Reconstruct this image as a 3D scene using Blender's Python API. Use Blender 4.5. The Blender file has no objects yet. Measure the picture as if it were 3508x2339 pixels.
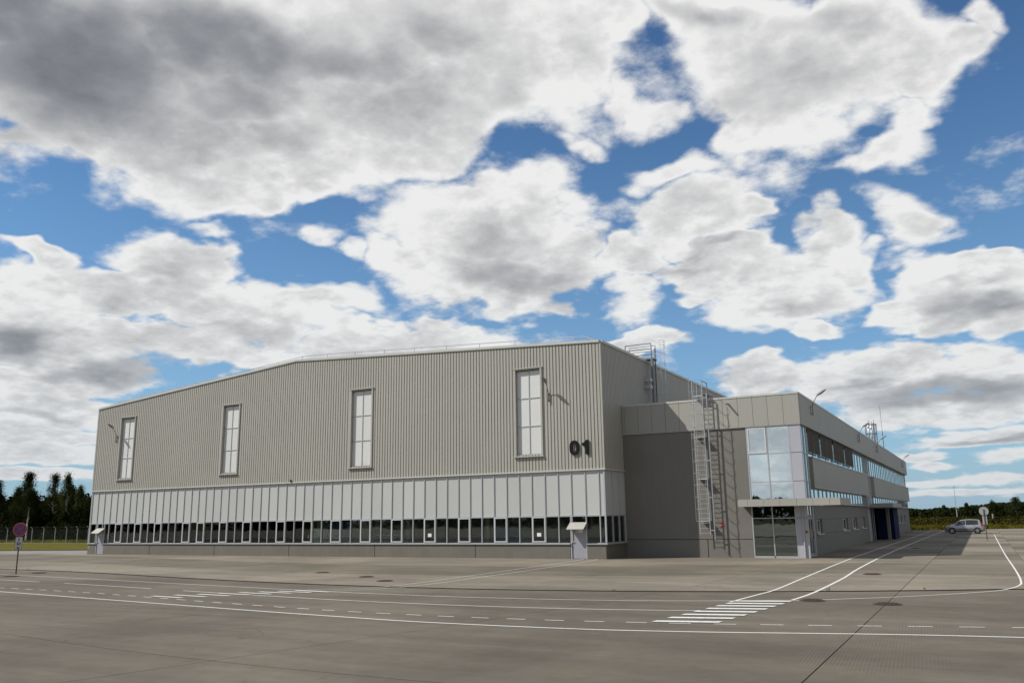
import bpy, bmesh, math, random
from mathutils import Vector, Matrix, Euler, noise as mnoise

scene = bpy.context.scene
COL = scene.collection
R = math.radians

# ------------------------------------------------------------ camera
cd = bpy.data.cameras.new("camera")
cam = bpy.data.objects.new("camera", cd)
COL.objects.link(cam)
cd.sensor_width = 36.0
cd.lens = 29.5856
cd.clip_start = 0.1
cd.clip_end = 9000.0
cam.matrix_world = Matrix(((0.87684452, 0.11184584, 0.46758336, 18.1057),
                           (0.4805472, -0.17401696, -0.85953039, -43.7180),
                           (-0.01476746, 0.97837038, -0.20633302, 2.2),
                           (0, 0, 0, 1)))
scene.camera = cam
scene.view_settings.view_transform = 'Standard'
scene.view_settings.look = 'None'
scene.view_settings.exposure = 0.0
scene.view_settings.gamma = 1.0
scene.view_settings.use_curve_mapping = False

# ------------------------------------------------------------ sun
SUN = Vector((-4.1, -2.88, 5.3)).normalized()      # towards the sun
sl = bpy.data.lights.new("sun", 'SUN')
sl.energy = 4.7
sl.angle = R(0.53)
sl.color = (1.0, 0.955, 0.88)
sun = bpy.data.objects.new("sun", sl)
COL.objects.link(sun)
sun.rotation_euler = (-SUN).to_track_quat('-Z', 'Y').to_euler()

# ------------------------------------------------------------ sky with clouds (world)
# each row: centre direction (x, y, z), half extents, orientation, weight - the cumulus banks of that day
CLOUDS = [(-0.758, 0.527, 0.241, 0.131, 0.0, 1.0),
    (-0.576, 0.548, 0.227, 0.115, 0.0, 1.0),
    (-0.825, 0.413, 0.164, 0.052, 0.0, 1.0),
    (-1.01, 0.395, 0.106, 0.031, 0.0, 1.0),
    (-0.416, 0.536, 0.079, 0.051, 0.0, 1.0),
    (-0.37, 0.557, 0.056, 0.032, 0.0, 1.0),
    (-0.741, 0.384, 0.047, 0.024, 0.0, 1.0),
    (-0.187, 0.514, 0.089, 0.08, 0.0, 1.0),
    (-0.049, 0.497, 0.077, 0.069, 0.0, 1.0),
    (0.04, 0.472, 0.038, 0.026, 0.0, 0.7),
    (0.071, 0.489, 0.021, 0.025, 0.0, 0.5),
    (-0.199, 0.446, 0.052, 0.033, 0.0, 1.0),
    (-0.008, 0.455, 0.039, 0.034, 0.0, 1.0),
    (-0.05, 0.378, 0.054, 0.027, 0.0, 0.52),
    (-0.314, 0.466, 0.059, 0.034, 0.0, 0.42),
    (-0.529, 0.331, 0.117, 0.084, 0.0, 1.0),
    (-0.521, 0.364, 0.093, 0.05, 0.0, 1.0),
    (-0.435, 0.301, 0.067, 0.041, 0.0, 1.0),
    (-0.495, 0.259, 0.059, 0.029, 0.0, 1.0),
    (-0.624, 0.31, 0.045, 0.021, 0.0, 1.0),
    (-0.28, 0.338, 0.086, 0.04, 0.0, 1.0),
    (-0.202, 0.343, 0.028, 0.019, 0.0, 1.0),
    (-0.297, 0.398, 0.069, 0.025, 0.0, 0.48),
    (-0.35, 0.303, 0.042, 0.028, 0.0, 0.8),
    (-0.247, 0.28, 0.076, 0.025, 0.0, 1.0),
    (-0.094, 0.264, 0.032, 0.026, 0.0, 1.0),
    (-0.352, 0.247, 0.047, 0.041, 0.0, 0.45),
    (0.004, 0.237, 0.064, 0.032, 0.0, 1.0),
    (0.049, 0.208, 0.043, 0.031, 0.0, 1.0),
    (0.027, 0.257, 0.033, 0.016, 0.0, 1.0),
    (-0.07, 0.147, 0.108, 0.03, 0.0, 1.0),
    (-0.212, 0.155, 0.058, 0.02, 0.0, 1.0),
    (-0.031, 0.105, 0.112, 0.019, 0.0, 1.0),
    (-0.354, 0.203, 0.078, 0.018, 0.0, 1.0),
    (-0.737, 0.253, 0.086, 0.03, 0.0, 1.0),
    (-0.815, 0.234, 0.097, 0.03, 0.0, 1.0),
    (-1.027, 0.217, 0.068, 0.031, 0.0, 1.0),
    (-0.995, 0.183, 0.103, 0.027, 0.0, 1.0),
    (-0.643, 0.215, 0.096, 0.018, 0.0, 1.0),
    (-0.887, 0.191, 0.15, 0.026, 0.0, 1.0),
    (-1.001, 0.151, 0.085, 0.02, 0.0, 1.0),
    (-1.014, 0.118, 0.091, 0.022, 0.0, 1.0),
    (-1.008, 0.092, 0.087, 0.012, 0.0, 0.9),
    (-1.006, 0.072, 0.087, 0.011, 0.0, 1.0),
    (-1.02, 0.052, 0.077, 0.007, 0.0, 1.0),
    (-0.643, 0.195, 0.134, 0.026, 0.0, 1.0),
    (0.006, 0.075, 0.079, 0.009, 0.0, 0.72),
    (-0.047, 0.06, 0.029, 0.008, 0.0, 0.62),
    (-0.038, 0.047, 0.025, 0.007, 0.0, 0.6),
    (0.005, 0.034, 0.059, 0.007, 0.0, 0.52),
    (0.035, 0.056, 0.034, 0.009, 0.0, 0.62),
    (-0.028, 0.021, 0.081, 0.005, 0.0, 0.6),
    (-0.052, 0.03, 0.041, 0.004, 0.0, 0.7),
    (-0.236, 0.089, 0.096, 0.03, 0.0, 0.9),
    (-0.979, 0.48, 0.206, 0.115, 0.242, 1.0),
    (-0.652, 0.434, 0.158, 0.051, 0.275, 1.0),
    (-0.525, 0.482, 0.098, 0.049, 0.409, 1.0),
    (-0.822, 0.37, 0.065, 0.024, 0.105, 1.0),
    (-0.248, 0.558, 0.071, 0.031, -0.137, 1.0),
    (-0.13, 0.473, 0.115, 0.063, -0.197, 1.0),
    (-0.032, 0.407, 0.039, 0.028, 0.605, 0.48),
    (-0.414, 0.425, 0.055, 0.022, -0.121, 0.38),
    (-0.354, 0.488, 0.028, 0.043, -0.282, 0.4),
    (-0.176, 0.244, 0.096, 0.039, -0.096, 1.0),
    (-0.123, 0.297, 0.04, 0.031, 0.709, 0.85),
    (-0.044, 0.305, 0.054, 0.029, -0.537, 0.56),
    (-0.037, 0.21, 0.056, 0.022, -0.119, 1.0),
    (0.026, 0.143, 0.071, 0.027, -0.095, 1.0),
    (-0.132, 0.196, 0.028, 0.01, -0.089, 1.0),
    (-0.894, 0.281, 0.069, 0.029, 0.101, 1.0),
    (-1.023, 0.267, 0.049, 0.015, -0.162, 1.0),
    (-0.958, 0.242, 0.126, 0.024, 0.099, 1.0),
    (-0.858, 0.328, 0.029, 0.012, -0.104, 0.36),
    (-0.724, 0.322, 0.032, 0.019, -0.263, 0.4),
    (-0.689, 0.309, 0.025, 0.012, -0.286, 0.36)]
SHADES = [(-0.89, 0.428, 0.158, 0.055, 0.0, 0.42),
    (-0.704, 0.527, 0.119, 0.032, 0.0, 0.55),
    (-0.593, 0.57, 0.091, 0.023, 0.0, 0.35),
    (-0.251, 0.296, 0.061, 0.01, 0.0, 0.4),
    (-0.017, 0.122, 0.107, 0.015, 0.0, 0.85),
    (-0.101, 0.14, 0.053, 0.01, 0.0, 0.5),
    (-0.814, 0.214, 0.096, 0.012, 0.0, 0.35),
    (-0.752, 0.386, 0.135, 0.015, 0.0, 0.2),
    (-0.951, 0.158, 0.094, 0.012, 0.0, 0.5),
    (-1.009, 0.11, 0.059, 0.006, 0.0, 0.4),
    (0.017, 0.072, 0.058, 0.004, 0.0, 0.6),
    (-0.293, 0.284, 0.062, 0.009, 0.0, 0.3),
    (-0.659, 0.488, 0.154, 0.052, 0.201, 0.38),
    (-0.155, 0.477, 0.132, 0.05, -0.168, 0.28),
    (-0.78, 0.441, 0.078, 0.028, 0.105, 0.4),
    (-1.012, 0.456, 0.145, 0.064, 0.23, 1.0),
    (-0.852, 0.52, 0.132, 0.048, 0.156, 0.8),
    (-1.073, 0.497, 0.063, 0.032, 0.297, 0.9),
    (-0.828, 0.469, 0.102, 0.027, 0.128, 0.5),
    (-0.527, 0.329, 0.103, 0.031, -0.2, 0.4),
    (-0.495, 0.282, 0.102, 0.031, -0.264, 0.5),
    (-0.1, 0.521, 0.074, 0.022, -0.2, 0.45),
    (-0.226, 0.555, 0.086, 0.018, -0.139, 0.45),
    (-0.163, 0.226, 0.071, 0.015, -0.092, 0.4),
    (0.018, 0.212, 0.053, 0.013, -0.134, 0.55),
    (-1.032, 0.187, 0.047, 0.019, 0.09, 0.85),
    (-0.924, 0.264, 0.04, 0.009, 0.099, 0.3)]

world = bpy.data.worlds.new("World")
scene.world = world
world.use_nodes = True
wt = world.node_tree
wt.nodes.clear()


class NG:
    """tiny helper for node graphs"""
    def __init__(s, t): s.t = t; s.N = t.nodes; s.L = t.links
    def node(s, ty, **k):
        n = s.N.new(ty)
        for a, b in k.items(): setattr(n, a, b)
        return n
    def put(s, sock, v):
        if isinstance(v, bpy.types.NodeSocket): s.L.new(v, sock)
        elif v is not None: sock.default_value = v
    def math(s, op, a, b=None, c=None, clamp=False):
        n = s.node('ShaderNodeMath', operation=op, use_clamp=clamp)
        s.put(n.inputs[0], a); s.put(n.inputs[1], b)
        if c is not None: s.put(n.inputs[2], c)
        return n.outputs[0]
    def vec(s, op, a, b=None, scale=None):
        n = s.node('ShaderNodeVectorMath', operation=op)
        s.put(n.inputs[0], a); s.put(n.inputs[1], b)
        if scale is not None: s.put(n.inputs['Scale'], scale)
        return n.outputs['Value'] if op in ('DOT_PRODUCT', 'LENGTH') else n.outputs[0]
    def noise(s, v, scale, detail=4.0, rough=0.5, dist=0.0, color=False):
        n = s.node('ShaderNodeTexNoise')
        s.put(n.inputs['Vector'], v)
        n.inputs['Scale'].default_value = scale
        n.inputs['Detail'].default_value = detail
        n.inputs['Roughness'].default_value = rough
        n.inputs['Distortion'].default_value = dist
        return n.outputs['Color' if color else 'Fac']
    def mapr(s, v, a, b, c=0.0, d=1.0, smooth=True):
        n = s.node('ShaderNodeMapRange', interpolation_type='SMOOTHSTEP' if smooth else 'LINEAR')
        s.put(n.inputs[0], v)
        for i, x in enumerate((a, b, c, d)): n.inputs[i + 1].default_value = x
        return n.outputs[0]
    def mix(s, f, a, b, blend='MIX'):
        n = s.node('ShaderNodeMix', data_type='RGBA', blend_type=blend)
        s.put(n.inputs[0], f); s.put(n.inputs[6], a); s.put(n.inputs[7], b)
        return n.outputs[2]
    def ramp(s, f, pts):
        n = s.node('ShaderNodeValToRGB')
        e = n.color_ramp.elements
        while len(e) < len(pts): e.new(0.5)
        for k, (p, c) in enumerate(pts):
            e[k].position = p; e[k].color = (*c, 1) if len(c) == 3 else c
        s.put(n.inputs[0], f)
        return n.outputs[0]


def build_world():
    g = NG(wt)
    tc = g.node('ShaderNodeTexCoord').outputs['Generated']
    sep = g.node('ShaderNodeSeparateXYZ'); g.L.new(tc, sep.inputs[0])
    z = g.math('MAXIMUM', sep.outputs[2], 0.0)
    sky = g.node('ShaderNodeTexSky', sky_type='NISHITA', sun_disc=False)
    sky.sun_elevation = math.asin(SUN.z)
    sky.sun_rotation = math.atan2(SUN.x, SUN.y)
    sky.altitude = 100.0; sky.air_density = 1.0; sky.dust_density = 0.6; sky.ozone_density = 1.6
    # cloud layer coordinates: the direction pushed onto a softened plane overhead
    dv = g.math('ADD', z, 0.30)
    q = g.vec('DIVIDE', tc, g.node('ShaderNodeCombineXYZ').outputs[0])
    cx = q.node.inputs[1].links[0].from_node
    for i in range(3): g.L.new(dv, cx.inputs[i])
    w1 = g.vec('SUBTRACT', g.noise(q, 4.2, 3.0, 0.6, color=True), (0.5, 0.5, 0.5))
    dw = g.vec('ADD', tc, g.vec('SCALE', w1, scale=g.mapr(z, 0.0, 0.30, 0.015, 0.12)))
    # azimuth and elevation of the (slightly disturbed) direction
    sw = g.node('ShaderNodeSeparateXYZ'); g.L.new(dw, sw.inputs[0])
    az = g.math('ARCTAN2', sw.outputs[0], sw.outputs[1])
    el = g.math('ARCSINE', sw.outputs[2])
    def field(rows, gx, gy):
        """1 at a bank's centre, 0 at its rim; three banks at a time, the nearest wins"""
        acc = None
        rows = list(rows)
        while len(rows) % 3: rows.append((9.0, 9.0, 0.1, 0.1, 0.0, 1.0))
        for k in range(0, len(rows), 3):
            t = rows[k:k + 3]
            ax, ay, a0, bx, by, b0, o = [], [], [], [], [], [], []
            for (ca, ce, r1, r2, an, w) in t:
                r1 *= gx; r2 *= gy; c_, s_ = math.cos(an), math.sin(an)
                ax.append(c_ / r1); ay.append(s_ / r1); a0.append(-(ca * c_ + ce * s_) / r1)
                bx.append(-s_ / r2); by.append(c_ / r2); b0.append(-(-ca * s_ + ce * c_) / r2)
                o.append((1 - w) ** 2)
            def vm(x, m, c):
                n = g.node('ShaderNodeVectorMath', operation='MULTIPLY_ADD')
                g.put(n.inputs[0], x); g.put(n.inputs[1], m); g.put(n.inputs[2], c)
                return n.outputs[0]
            turned = any(abs(v) > 1e-9 for v in ay)
            a = vm(az, ax, vm(el, ay, a0)) if turned else vm(az, ax, a0)
            b = vm(el, by, vm(az, bx, b0)) if turned else vm(el, by, b0)
            v = vm(b, b, vm(a, a, o))
            acc = v if acc is None else g.vec('MINIMUM', acc, v)
        sp = g.node('ShaderNodeSeparateXYZ'); g.L.new(acc, sp.inputs[0])
        m = g.math('MINIMUM', g.math('MINIMUM', sp.outputs[0], sp.outputs[1]), sp.outputs[2])
        return g.math('SUBTRACT', 1.0, g.math('SQRT', m), clamp=True)
    fwd = g.vec('DOT_PRODUCT', tc, (-0.4623, 0.8512, 0.2487))
    inside = g.mapr(fwd, 0.70, 0.80)
    B = field(CLOUDS, 1.43, 1.43)
    K = field(SHADES, 1.4, 1.6)
    far = g.math('ADD', g.noise(q, 1.1, 2.0, 0.5), g.math('MULTIPLY', g.math('EXPONENT', g.math('MULTIPLY', z, -5.0)), 0.13))
    G = g.math('MULTIPLY', g.mapr(far, 0.40, 0.60), g.math('SUBTRACT', 1.0, inside))
    cover = g.math('MAXIMUM', B, g.math('MULTIPLY', G, 0.9))
    n1 = g.noise(q, 5.5, 9.0, 0.61)
    n1s = g.noise(q, 5.5, 3.0, 0.55)
    vo = g.node('ShaderNodeTexVoronoi', feature='F1'); g.L.new(g.vec('ADD', q, g.vec('SCALE', w1, scale=0.10)), vo.inputs['Vector'])
    vo.inputs['Scale'].default_value = 7.5; vo.inputs['Detail'].default_value = 3.0; vo.inputs['Roughness'].default_value = 0.6; vo.normalize = True
    bil = g.math('SUBTRACT', 0.42, vo.outputs['Distance'])
    off = (SUN.x * 0.035, SUN.y * 0.035, SUN.z * 0.035)
    n2 = g.noise(g.vec('ADD', q, off), 5.5, 6.0, 0.60)
    n3 = g.noise(q, 2.1, 2.0, 0.5)
    D = g.math('ADD', g.math('MULTIPLY', g.mapr(cover, 0.0, 0.85, 0.0, 1.0), 0.92), g.math('MULTIPLY', g.math('SUBTRACT', n1, 0.5), 1.5))
    D = g.math('ADD', D, g.math('MULTIPLY', bil, 0.80))
    alpha = g.mapr(D, 0.15, 0.53)
    thick = g.mapr(D, 0.35, 0.95)
    puff = g.math('ADD', g.math('MULTIPLY', g.math('SUBTRACT', n1, n2), 1.10), g.math('MULTIPLY', bil, 0.55))
    s = g.math('SUBTRACT', 0.97, g.math('MULTIPLY', thick, 0.15))
    s = g.math('ADD', s, puff)
    s = g.math('ADD', s, g.math('MULTIPLY', g.math('SUBTRACT', n3, 0.50), 0.62))
    kd = g.math('MULTIPLY', g.mapr(K, 0.0, 0.95), 0.72)
    s = g.math('SUBTRACT', s, g.math('MULTIPLY', kd, g.math('ADD', 0.75, g.math('MULTIPLY', n1, 0.5))))
    # the overcast parts outside the view have grey bases as well
    s = g.math('SUBTRACT', s, g.math('MULTIPLY', g.math('MULTIPLY', G, n3), 0.7), clamp=True)
    cc = g.ramp(s, [(0.0, (0.175, 0.185, 0.205)), (0.35, (0.29, 0.30, 0.32)), (0.62, (0.46, 0.465, 0.475)),
                    (0.85, (0.67, 0.67, 0.67)), (1.0, (0.86, 0.86, 0.85))])
    bl = g.vec('MULTIPLY', sky.outputs[0], SKYMUL)
    bl = g.vec('MULTIPLY', bl, g.mix(g.mapr(z, 0.15, 0.62), (1.22, 1.28, 1.22, 1), (0.84, 0.92, 0.98, 1)))
    bl = g.mix(g.math('MULTIPLY', g.math('EXPONENT', g.math('MULTIPLY', z, -5.5)), 0.80), bl, (0.34, 0.46, 0.60, 1))
    hz = g.math('MULTIPLY', g.math('EXPONENT', g.math('MULTIPLY', z, -9.0)), 0.55)
    cc = g.mix(hz, cc, (0.42, 0.49, 0.56, 1))
    out = g.mix(g.math('MULTIPLY', alpha, 0.985), bl, cc)
    bg = g.node('ShaderNodeBackground')
    g.L.new(out, bg.inputs[0]); bg.inputs[1].default_value = 1.0
    wo = g.node('ShaderNodeOutputWorld'); g.L.new(bg.outputs[0], wo.inputs[0])
SKYMUL = (0.047, 0.076, 0.099)
build_world()
world.cycles.sampling_method = 'MANUAL'
world.cycles.sample_map_resolution = 512


# ------------------------------------------------------------ helpers
PI = math.pi
rnd = random.Random(7)


def tag(o, label=None, cat=None, group=None, kind=None):
    if label: o["label"] = label
    if cat: o["category"] = cat
    if group: o["group"] = group
    if kind: o["kind"] = kind
    return o


def empty(name, loc, rz=0.0, **k):
    o = bpy.data.objects.new(name, None)
    o.empty_display_size = 0.3
    COL.objects.link(o)
    o.location = loc
    o.rotation_euler = (0, 0, rz)
    return tag(o, **k)


class MB:
    """collects faces and links them as ONE mesh object"""
    def __init__(s): s.v = []; s.f = []
    def poly(s, pts):
        n = len(s.v); s.v += [tuple(p) for p in pts]; s.f.append(tuple(range(n, n + len(pts)))); return s
    def box(s, x0, x1, y0, y1, z0, z1):
        n = len(s.v)
        s.v += [(x0, y0, z0), (x1, y0, z0), (x1, y1, z0), (x0, y1, z0), (x0, y0, z1), (x1, y0, z1), (x1, y1, z1), (x0, y1, z1)]
        s.f += [tuple(n + i for i in q) for q in ((0, 3, 2, 1), (4, 5, 6, 7), (0, 1, 5, 4), (1, 2, 6, 5), (2, 3, 7, 6), (3, 0, 4, 7))]
        return s
    def prism(s, pts, d):
        """flat outline pts (3D) pushed along vector d"""
        n = len(s.v); k = len(pts); d = Vector(d)
        s.v += [tuple(p) for p in pts] + [tuple(Vector(p) + d) for p in pts]
        s.f += [tuple(range(n + k - 1, n - 1, -1)), tuple(range(n + k, n + 2 * k))]
        s.f += [(n + i, n + (i + 1) % k, n + k + (i + 1) % k, n + k + i) for i in range(k)]
        return s
    def tube(s, pts, r, seg=8, cap=True):
        pts = [Vector(p) for p in pts]; n0 = len(s.v)
        rs = r if isinstance(r, (list, tuple)) else [r] * len(pts)
        up = None
        for i, p in enumerate(pts):
            a = pts[max(i - 1, 0)]; b = pts[min(i + 1, len(pts) - 1)]
            t = (b - a).normalized()
            if up is None:
                up = Vector((0, 0, 1)) if abs(t.z) < 0.9 else Vector((1, 0, 0))
            x = t.cross(up).normalized(); up = x.cross(t).normalized()
            for k in range(seg):
                an = 2 * PI * (k + 0.5) / seg
                s.v.append(tuple(p + (x * math.cos(an) + up * math.sin(an)) * rs[i]))
        for i in range(len(pts) - 1):
            for k in range(seg):
                a = n0 + i * seg + k; b = n0 + i * seg + (k + 1) % seg
                s.f.append((a, b, b + seg, a + seg))
        if cap:
            s.f.append(tuple(n0 + k for k in range(seg - 1, -1, -1)))
            s.f.append(tuple(n0 + (len(pts) - 1) * seg + k for k in range(seg)))
        return s
    def ring(s, c, r, t, axis='Z', seg=20, r2=0.012, a0=0.0, a1=2 * PI, closed=None):
        pts = []
        for k in range(seg + 1):
            a = a0 + (a1 - a0) * k / seg
            ca, sa = math.cos(a) * r, math.sin(a) * r
            pts.append((c[0] + ca, c[1] + sa, c[2]) if axis == 'Z' else (c[0] + ca, c[1], c[2] + sa))
        return s.tube(pts, r2, t)
    def ribbon(s, pts, w, z):
        """flat painted ribbon of width w along pts (x, y)"""
        P = [Vector((p[0], p[1])) for p in pts]; L = []; Rr = []
        for i, p in enumerate(P):
            t = (P[min(i + 1, len(P) - 1)] - P[max(i - 1, 0)]).normalized(); nn = Vector((-t.y, t.x)) * w / 2
            L.append(p + nn); Rr.append(p - nn)
        n = len(s.v); k = len(P)
        s.v += [(a.x, a.y, z) for a in L] + [(a.x, a.y, z) for a in Rr]
        s.f += [(n + i, n + k + i, n + k + i + 1, n + i + 1) for i in range(k - 1)]
        return s
    def ball(s, c, rx, ry, rz, seg=12, rings=8):
        n = len(s.v)
        for i in range(1, rings):
            th = PI * i / rings
            for k in range(seg):
                a = 2 * PI * k / seg
                s.v.append((c[0] + rx * math.sin(th) * math.cos(a), c[1] + ry * math.sin(th) * math.sin(a), c[2] + rz * math.cos(th)))
        t = len(s.v); s.v += [(c[0], c[1], c[2] + rz), (c[0], c[1], c[2] - rz)]
        for i in range(rings - 2):
            for k in range(seg):
                a = n + i * seg + k; b = n + i * seg + (k + 1) % seg
                s.f.append((a, a + seg, b + seg, b))
        for k in range(seg):
            s.f.append((t, n + k, n + (k + 1) % seg))
            q = n + (rings - 2) * seg
            s.f.append((t + 1, q + (k + 1) % seg, q + k))
        return s
    def mesh(s, name, m, smooth=False, off=(0, 0, 0)):
        me = bpy.data.meshes.new(name)
        v = s.v if not any(off) else [(a - off[0], b - off[1], c - off[2]) for a, b, c in s.v]
        me.from_pydata(v, [], s.f)
        me.materials.append(m)
        if smooth: me.polygons.foreach_set('use_smooth', [True] * len(me.polygons))
        me.validate(); me.update()
        return me
    def build(s, name, m, parent=None, smooth=False, local=False, **k):
        """coordinates are world ones unless local (then they are the parent's)"""
        off = (0, 0, 0)
        if parent is not None and not local:
            p = parent; o = Vector(p.location)
            while p.parent: p = p.parent; o = o + p.location
            off = tuple(o)
        o = bpy.data.objects.new(name, s.mesh(name, m, smooth, off))
        COL.objects.link(o); o.parent = parent
        return tag(o, **k)


def put(name, me, parent, loc, scale=None, rot=None):
    o = bpy.data.objects.new(name, me); COL.objects.link(o)
    o.parent = parent; o.location = loc
    if scale: o.scale = scale
    if rot: o.rotation_euler = rot
    return o


def copy_tree(o, parent=None):
    c = o.copy(); COL.objects.link(c); c.parent = parent
    for ch in list(o.children): copy_tree(ch, c)
    return c


# ------------------------------------------------------------ materials
def mat(name, color, rough=0.6, metal=0.0, var=0.10, scale=3.0, bump=0.0, bscale=60.0, rand=0.0, spec=0.5, streak=0.0, fine=0.05, coord='Object'):
    m = bpy.data.materials.new(name); m.use_nodes = True
    g = NG(m.node_tree); p = m.node_tree.nodes['Principled BSDF']
    tc = g.node('ShaderNodeTexCoord').outputs[coord]
    if coord == 'Object' and (var or streak or bump):
        tc = g.node('ShaderNodeNewGeometry').outputs['Position']
    c = (*color, 1)
    lo = tuple(x * (1 - var) for x in color) + (1,); hi = tuple(min(1, x * (1 + var)) for x in color) + (1,)
    n = g.noise(tc, scale, 5.0, 0.6)
    col = g.mix(g.mapr(n, 0.3, 0.7), lo, hi)
    if fine:
        f = g.noise(tc, 90.0, 3.0, 0.6)
        col = g.mix(fine * 4, col, g.mix(f, (0, 0, 0, 1), (1, 1, 1, 1)), 'OVERLAY')
    if streak:
        mp = g.node('ShaderNodeMapping'); g.L.new(tc, mp.inputs[0]); mp.inputs[3].default_value = (4.0, 4.0, 0.25)
        st = g.mapr(g.noise(mp.outputs[0], 1.6, 5.0, 0.6), 0.35, 0.75)
        col = g.mix(g.math('MULTIPLY', st, streak), col, tuple(x * 0.55 for x in color) + (1,))
    if rand:
        oi = g.node('ShaderNodeObjectInfo').outputs['Random']
        k = g.math('MULTIPLY_ADD', oi, 2 * rand, 1 - rand)
        col = g.vec('SCALE', col, scale=k)
    g.put(p.inputs['Base Color'], col)
    p.inputs['Roughness'].default_value = rough
    p.inputs['Metallic'].default_value = metal
    p.inputs['Specular IOR Level'].default_value = spec
    if bump:
        b = g.node('ShaderNodeBump'); b.inputs['Strength'].default_value = bump; b.inputs['Distance'].default_value = 0.01
        g.L.new(g.noise(tc, bscale, 4.0, 0.6), b.inputs['Height']); g.L.new(b.outputs[0], p.inputs['Normal'])
    return m


def glass_mat(name, refl, tint, rough=0.01, through=(0.5, 0.55, 0.55), wavy=0.0):
    """window glass: a mirror share over a tinted see-through pane, slightly wavy"""
    m = bpy.data.materials.new(name); m.use_nodes = True
    t = m.node_tree; t.nodes.clear(); g = NG(t)
    gl = g.node('ShaderNodeBsdfGlossy'); gl.inputs['Roughness'].default_value = rough; gl.inputs['Color'].default_value = (*tint, 1)
    tr = g.node('ShaderNodeBsdfTransparent'); tr.inputs['Color'].default_value = (*through, 1)
    fr = g.node('ShaderNodeFresnel'); fr.inputs['IOR'].default_value = 1.5
    fac = g.math('MULTIPLY_ADD', fr.outputs[0], 1 - refl, refl, clamp=True)
    if wavy:
        pos = g.node('ShaderNodeNewGeometry').outputs['Position']
        b = g.node('ShaderNodeBump'); b.inputs['Strength'].default_value = wavy; b.inputs['Distance'].default_value = 0.05
        g.L.new(g.noise(pos, 0.8, 2.0, 0.5), b.inputs['Height']); g.L.new(b.outputs[0], gl.inputs['Normal'])
    mx = g.node('ShaderNodeMixShader')
    g.L.new(fac, mx.inputs[0]); g.L.new(tr.outputs[0], mx.inputs[1]); g.L.new(gl.outputs[0], mx.inputs[2])
    o = g.node('ShaderNodeOutputMaterial'); g.L.new(mx.outputs[0], o.inputs[0])
    return m


def concrete_mat(name, color, groove=0.0, rand=0.05):
    m = bpy.data.materials.new(name); m.use_nodes = True
    g = NG(m.node_tree); p = m.node_tree.nodes['Principled BSDF']
    pos = g.node('ShaderNodeNewGeometry').outputs['Position']
    big = g.mapr(g.noise(pos, 0.16, 5.0, 0.6, 0.6), 0.32, 0.68)
    mp = g.node('ShaderNodeMapping'); g.L.new(pos, mp.inputs[0]); mp.inputs[2].default_value = (0, 0, 0.25); mp.inputs[3].default_value = (0.10, 0.9, 1)
    strk = g.mapr(g.noise(mp.outputs[0], 1.1, 6.0, 0.62), 0.35, 0.70)
    mid = g.mapr(g.noise(pos, 2.3, 6.0, 0.65), 0.3, 0.7)
    fin = g.noise(pos, 55.0, 4.0, 0.7)
    k = g.math('MULTIPLY_ADD', big, 0.34, 0.76)
    k = g.math('MULTIPLY', k, g.math('MULTIPLY_ADD', strk, 0.24, 0.88))
    k = g.math('MULTIPLY', k, g.math('MULTIPLY_ADD', mid, 0.14, 0.93))
    k = g.math('MULTIPLY', k, g.math('MULTIPLY_ADD', fin, 0.50, 0.75))
    # pale scuffs and dark spots
    sc = g.mapr(g.noise(mp.outputs[0], 5.0, 7.0, 0.7), 0.63, 0.78)
    k = g.math('MULTIPLY_ADD', sc, 0.42, k)
    cr = g.node('ShaderNodeTexVoronoi', feature='DISTANCE_TO_EDGE'); cr.inputs['Scale'].default_value = 0.13
    g.L.new(g.vec('ADD', pos, g.vec('SCALE', g.noise(pos, 0.5, 5.0, 0.6, color=True), scale=2.4)), cr.inputs['Vector'])
    ck = g.math('MULTIPLY', g.mapr(cr.outputs['Distance'], 0.0022, 0.0008), g.mapr(g.noise(pos, 0.12, 2.0, 0.5), 0.50, 0.58))
    k = g.math('MULTIPLY', k, g.math('MULTIPLY_ADD', ck, -0.40, 1.0))
    sp = g.mapr(g.noise(pos, 3.1, 3.0, 0.5), 0.70, 0.76)
    k = g.math('MULTIPLY', k, g.math('MULTIPLY_ADD', sp, -0.22, 1.0))
    v = g.node('ShaderNodeTexVoronoi'); g.L.new(pos, v.inputs['Vector']); v.inputs['Scale'].default_value = 1.9
    pits = g.mapr(v.outputs['Distance'], 0.035, 0.02)
    k = g.math('MULTIPLY', k, g.math('MULTIPLY_ADD', pits, -0.55, 1.0))
    oi = g.node('ShaderNodeObjectInfo').outputs['Random']
    k = g.math('MULTIPLY', k, g.math('MULTIPLY_ADD', oi, 2 * rand, 1 - rand))
    hue = g.mix(mid, (color[0] * 1.02, color[1], color[2] * 0.96, 1), (color[0] * 0.98, color[1], color[2] * 1.05, 1))
    g.put(p.inputs['Base Color'], g.vec('SCALE', hue, scale=k))
    p.inputs['Roughness'].default_value = 0.88
    p.inputs['Specular IOR Level'].default_value = 0.3
    h = g.math('MULTIPLY', fin, 0.6)
    if groove:
        sx = g.node('ShaderNodeSeparateXYZ'); g.L.new(pos, sx.inputs[0])
        wv = g.math('SINE', g.math('MULTIPLY', g.math('ADD', sx.outputs[0], g.math('MULTIPLY', sx.outputs[1], 0.06)), 2 * PI / 0.055))
        gm = g.mapr(g.noise(pos, 0.35, 2.0, 0.5), 0.40, 0.58)
        h = g.math('ADD', h, g.math('MULTIPLY', g.math('MULTIPLY', wv, gm), groove))
    b = g.node('ShaderNodeBump'); b.inputs['Strength'].default_value = 0.35; b.inputs['Distance'].default_value = 0.008
    g.L.new(h, b.inputs['Height']); g.L.new(b.outputs[0], p.inputs['Normal'])
    return m


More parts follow.
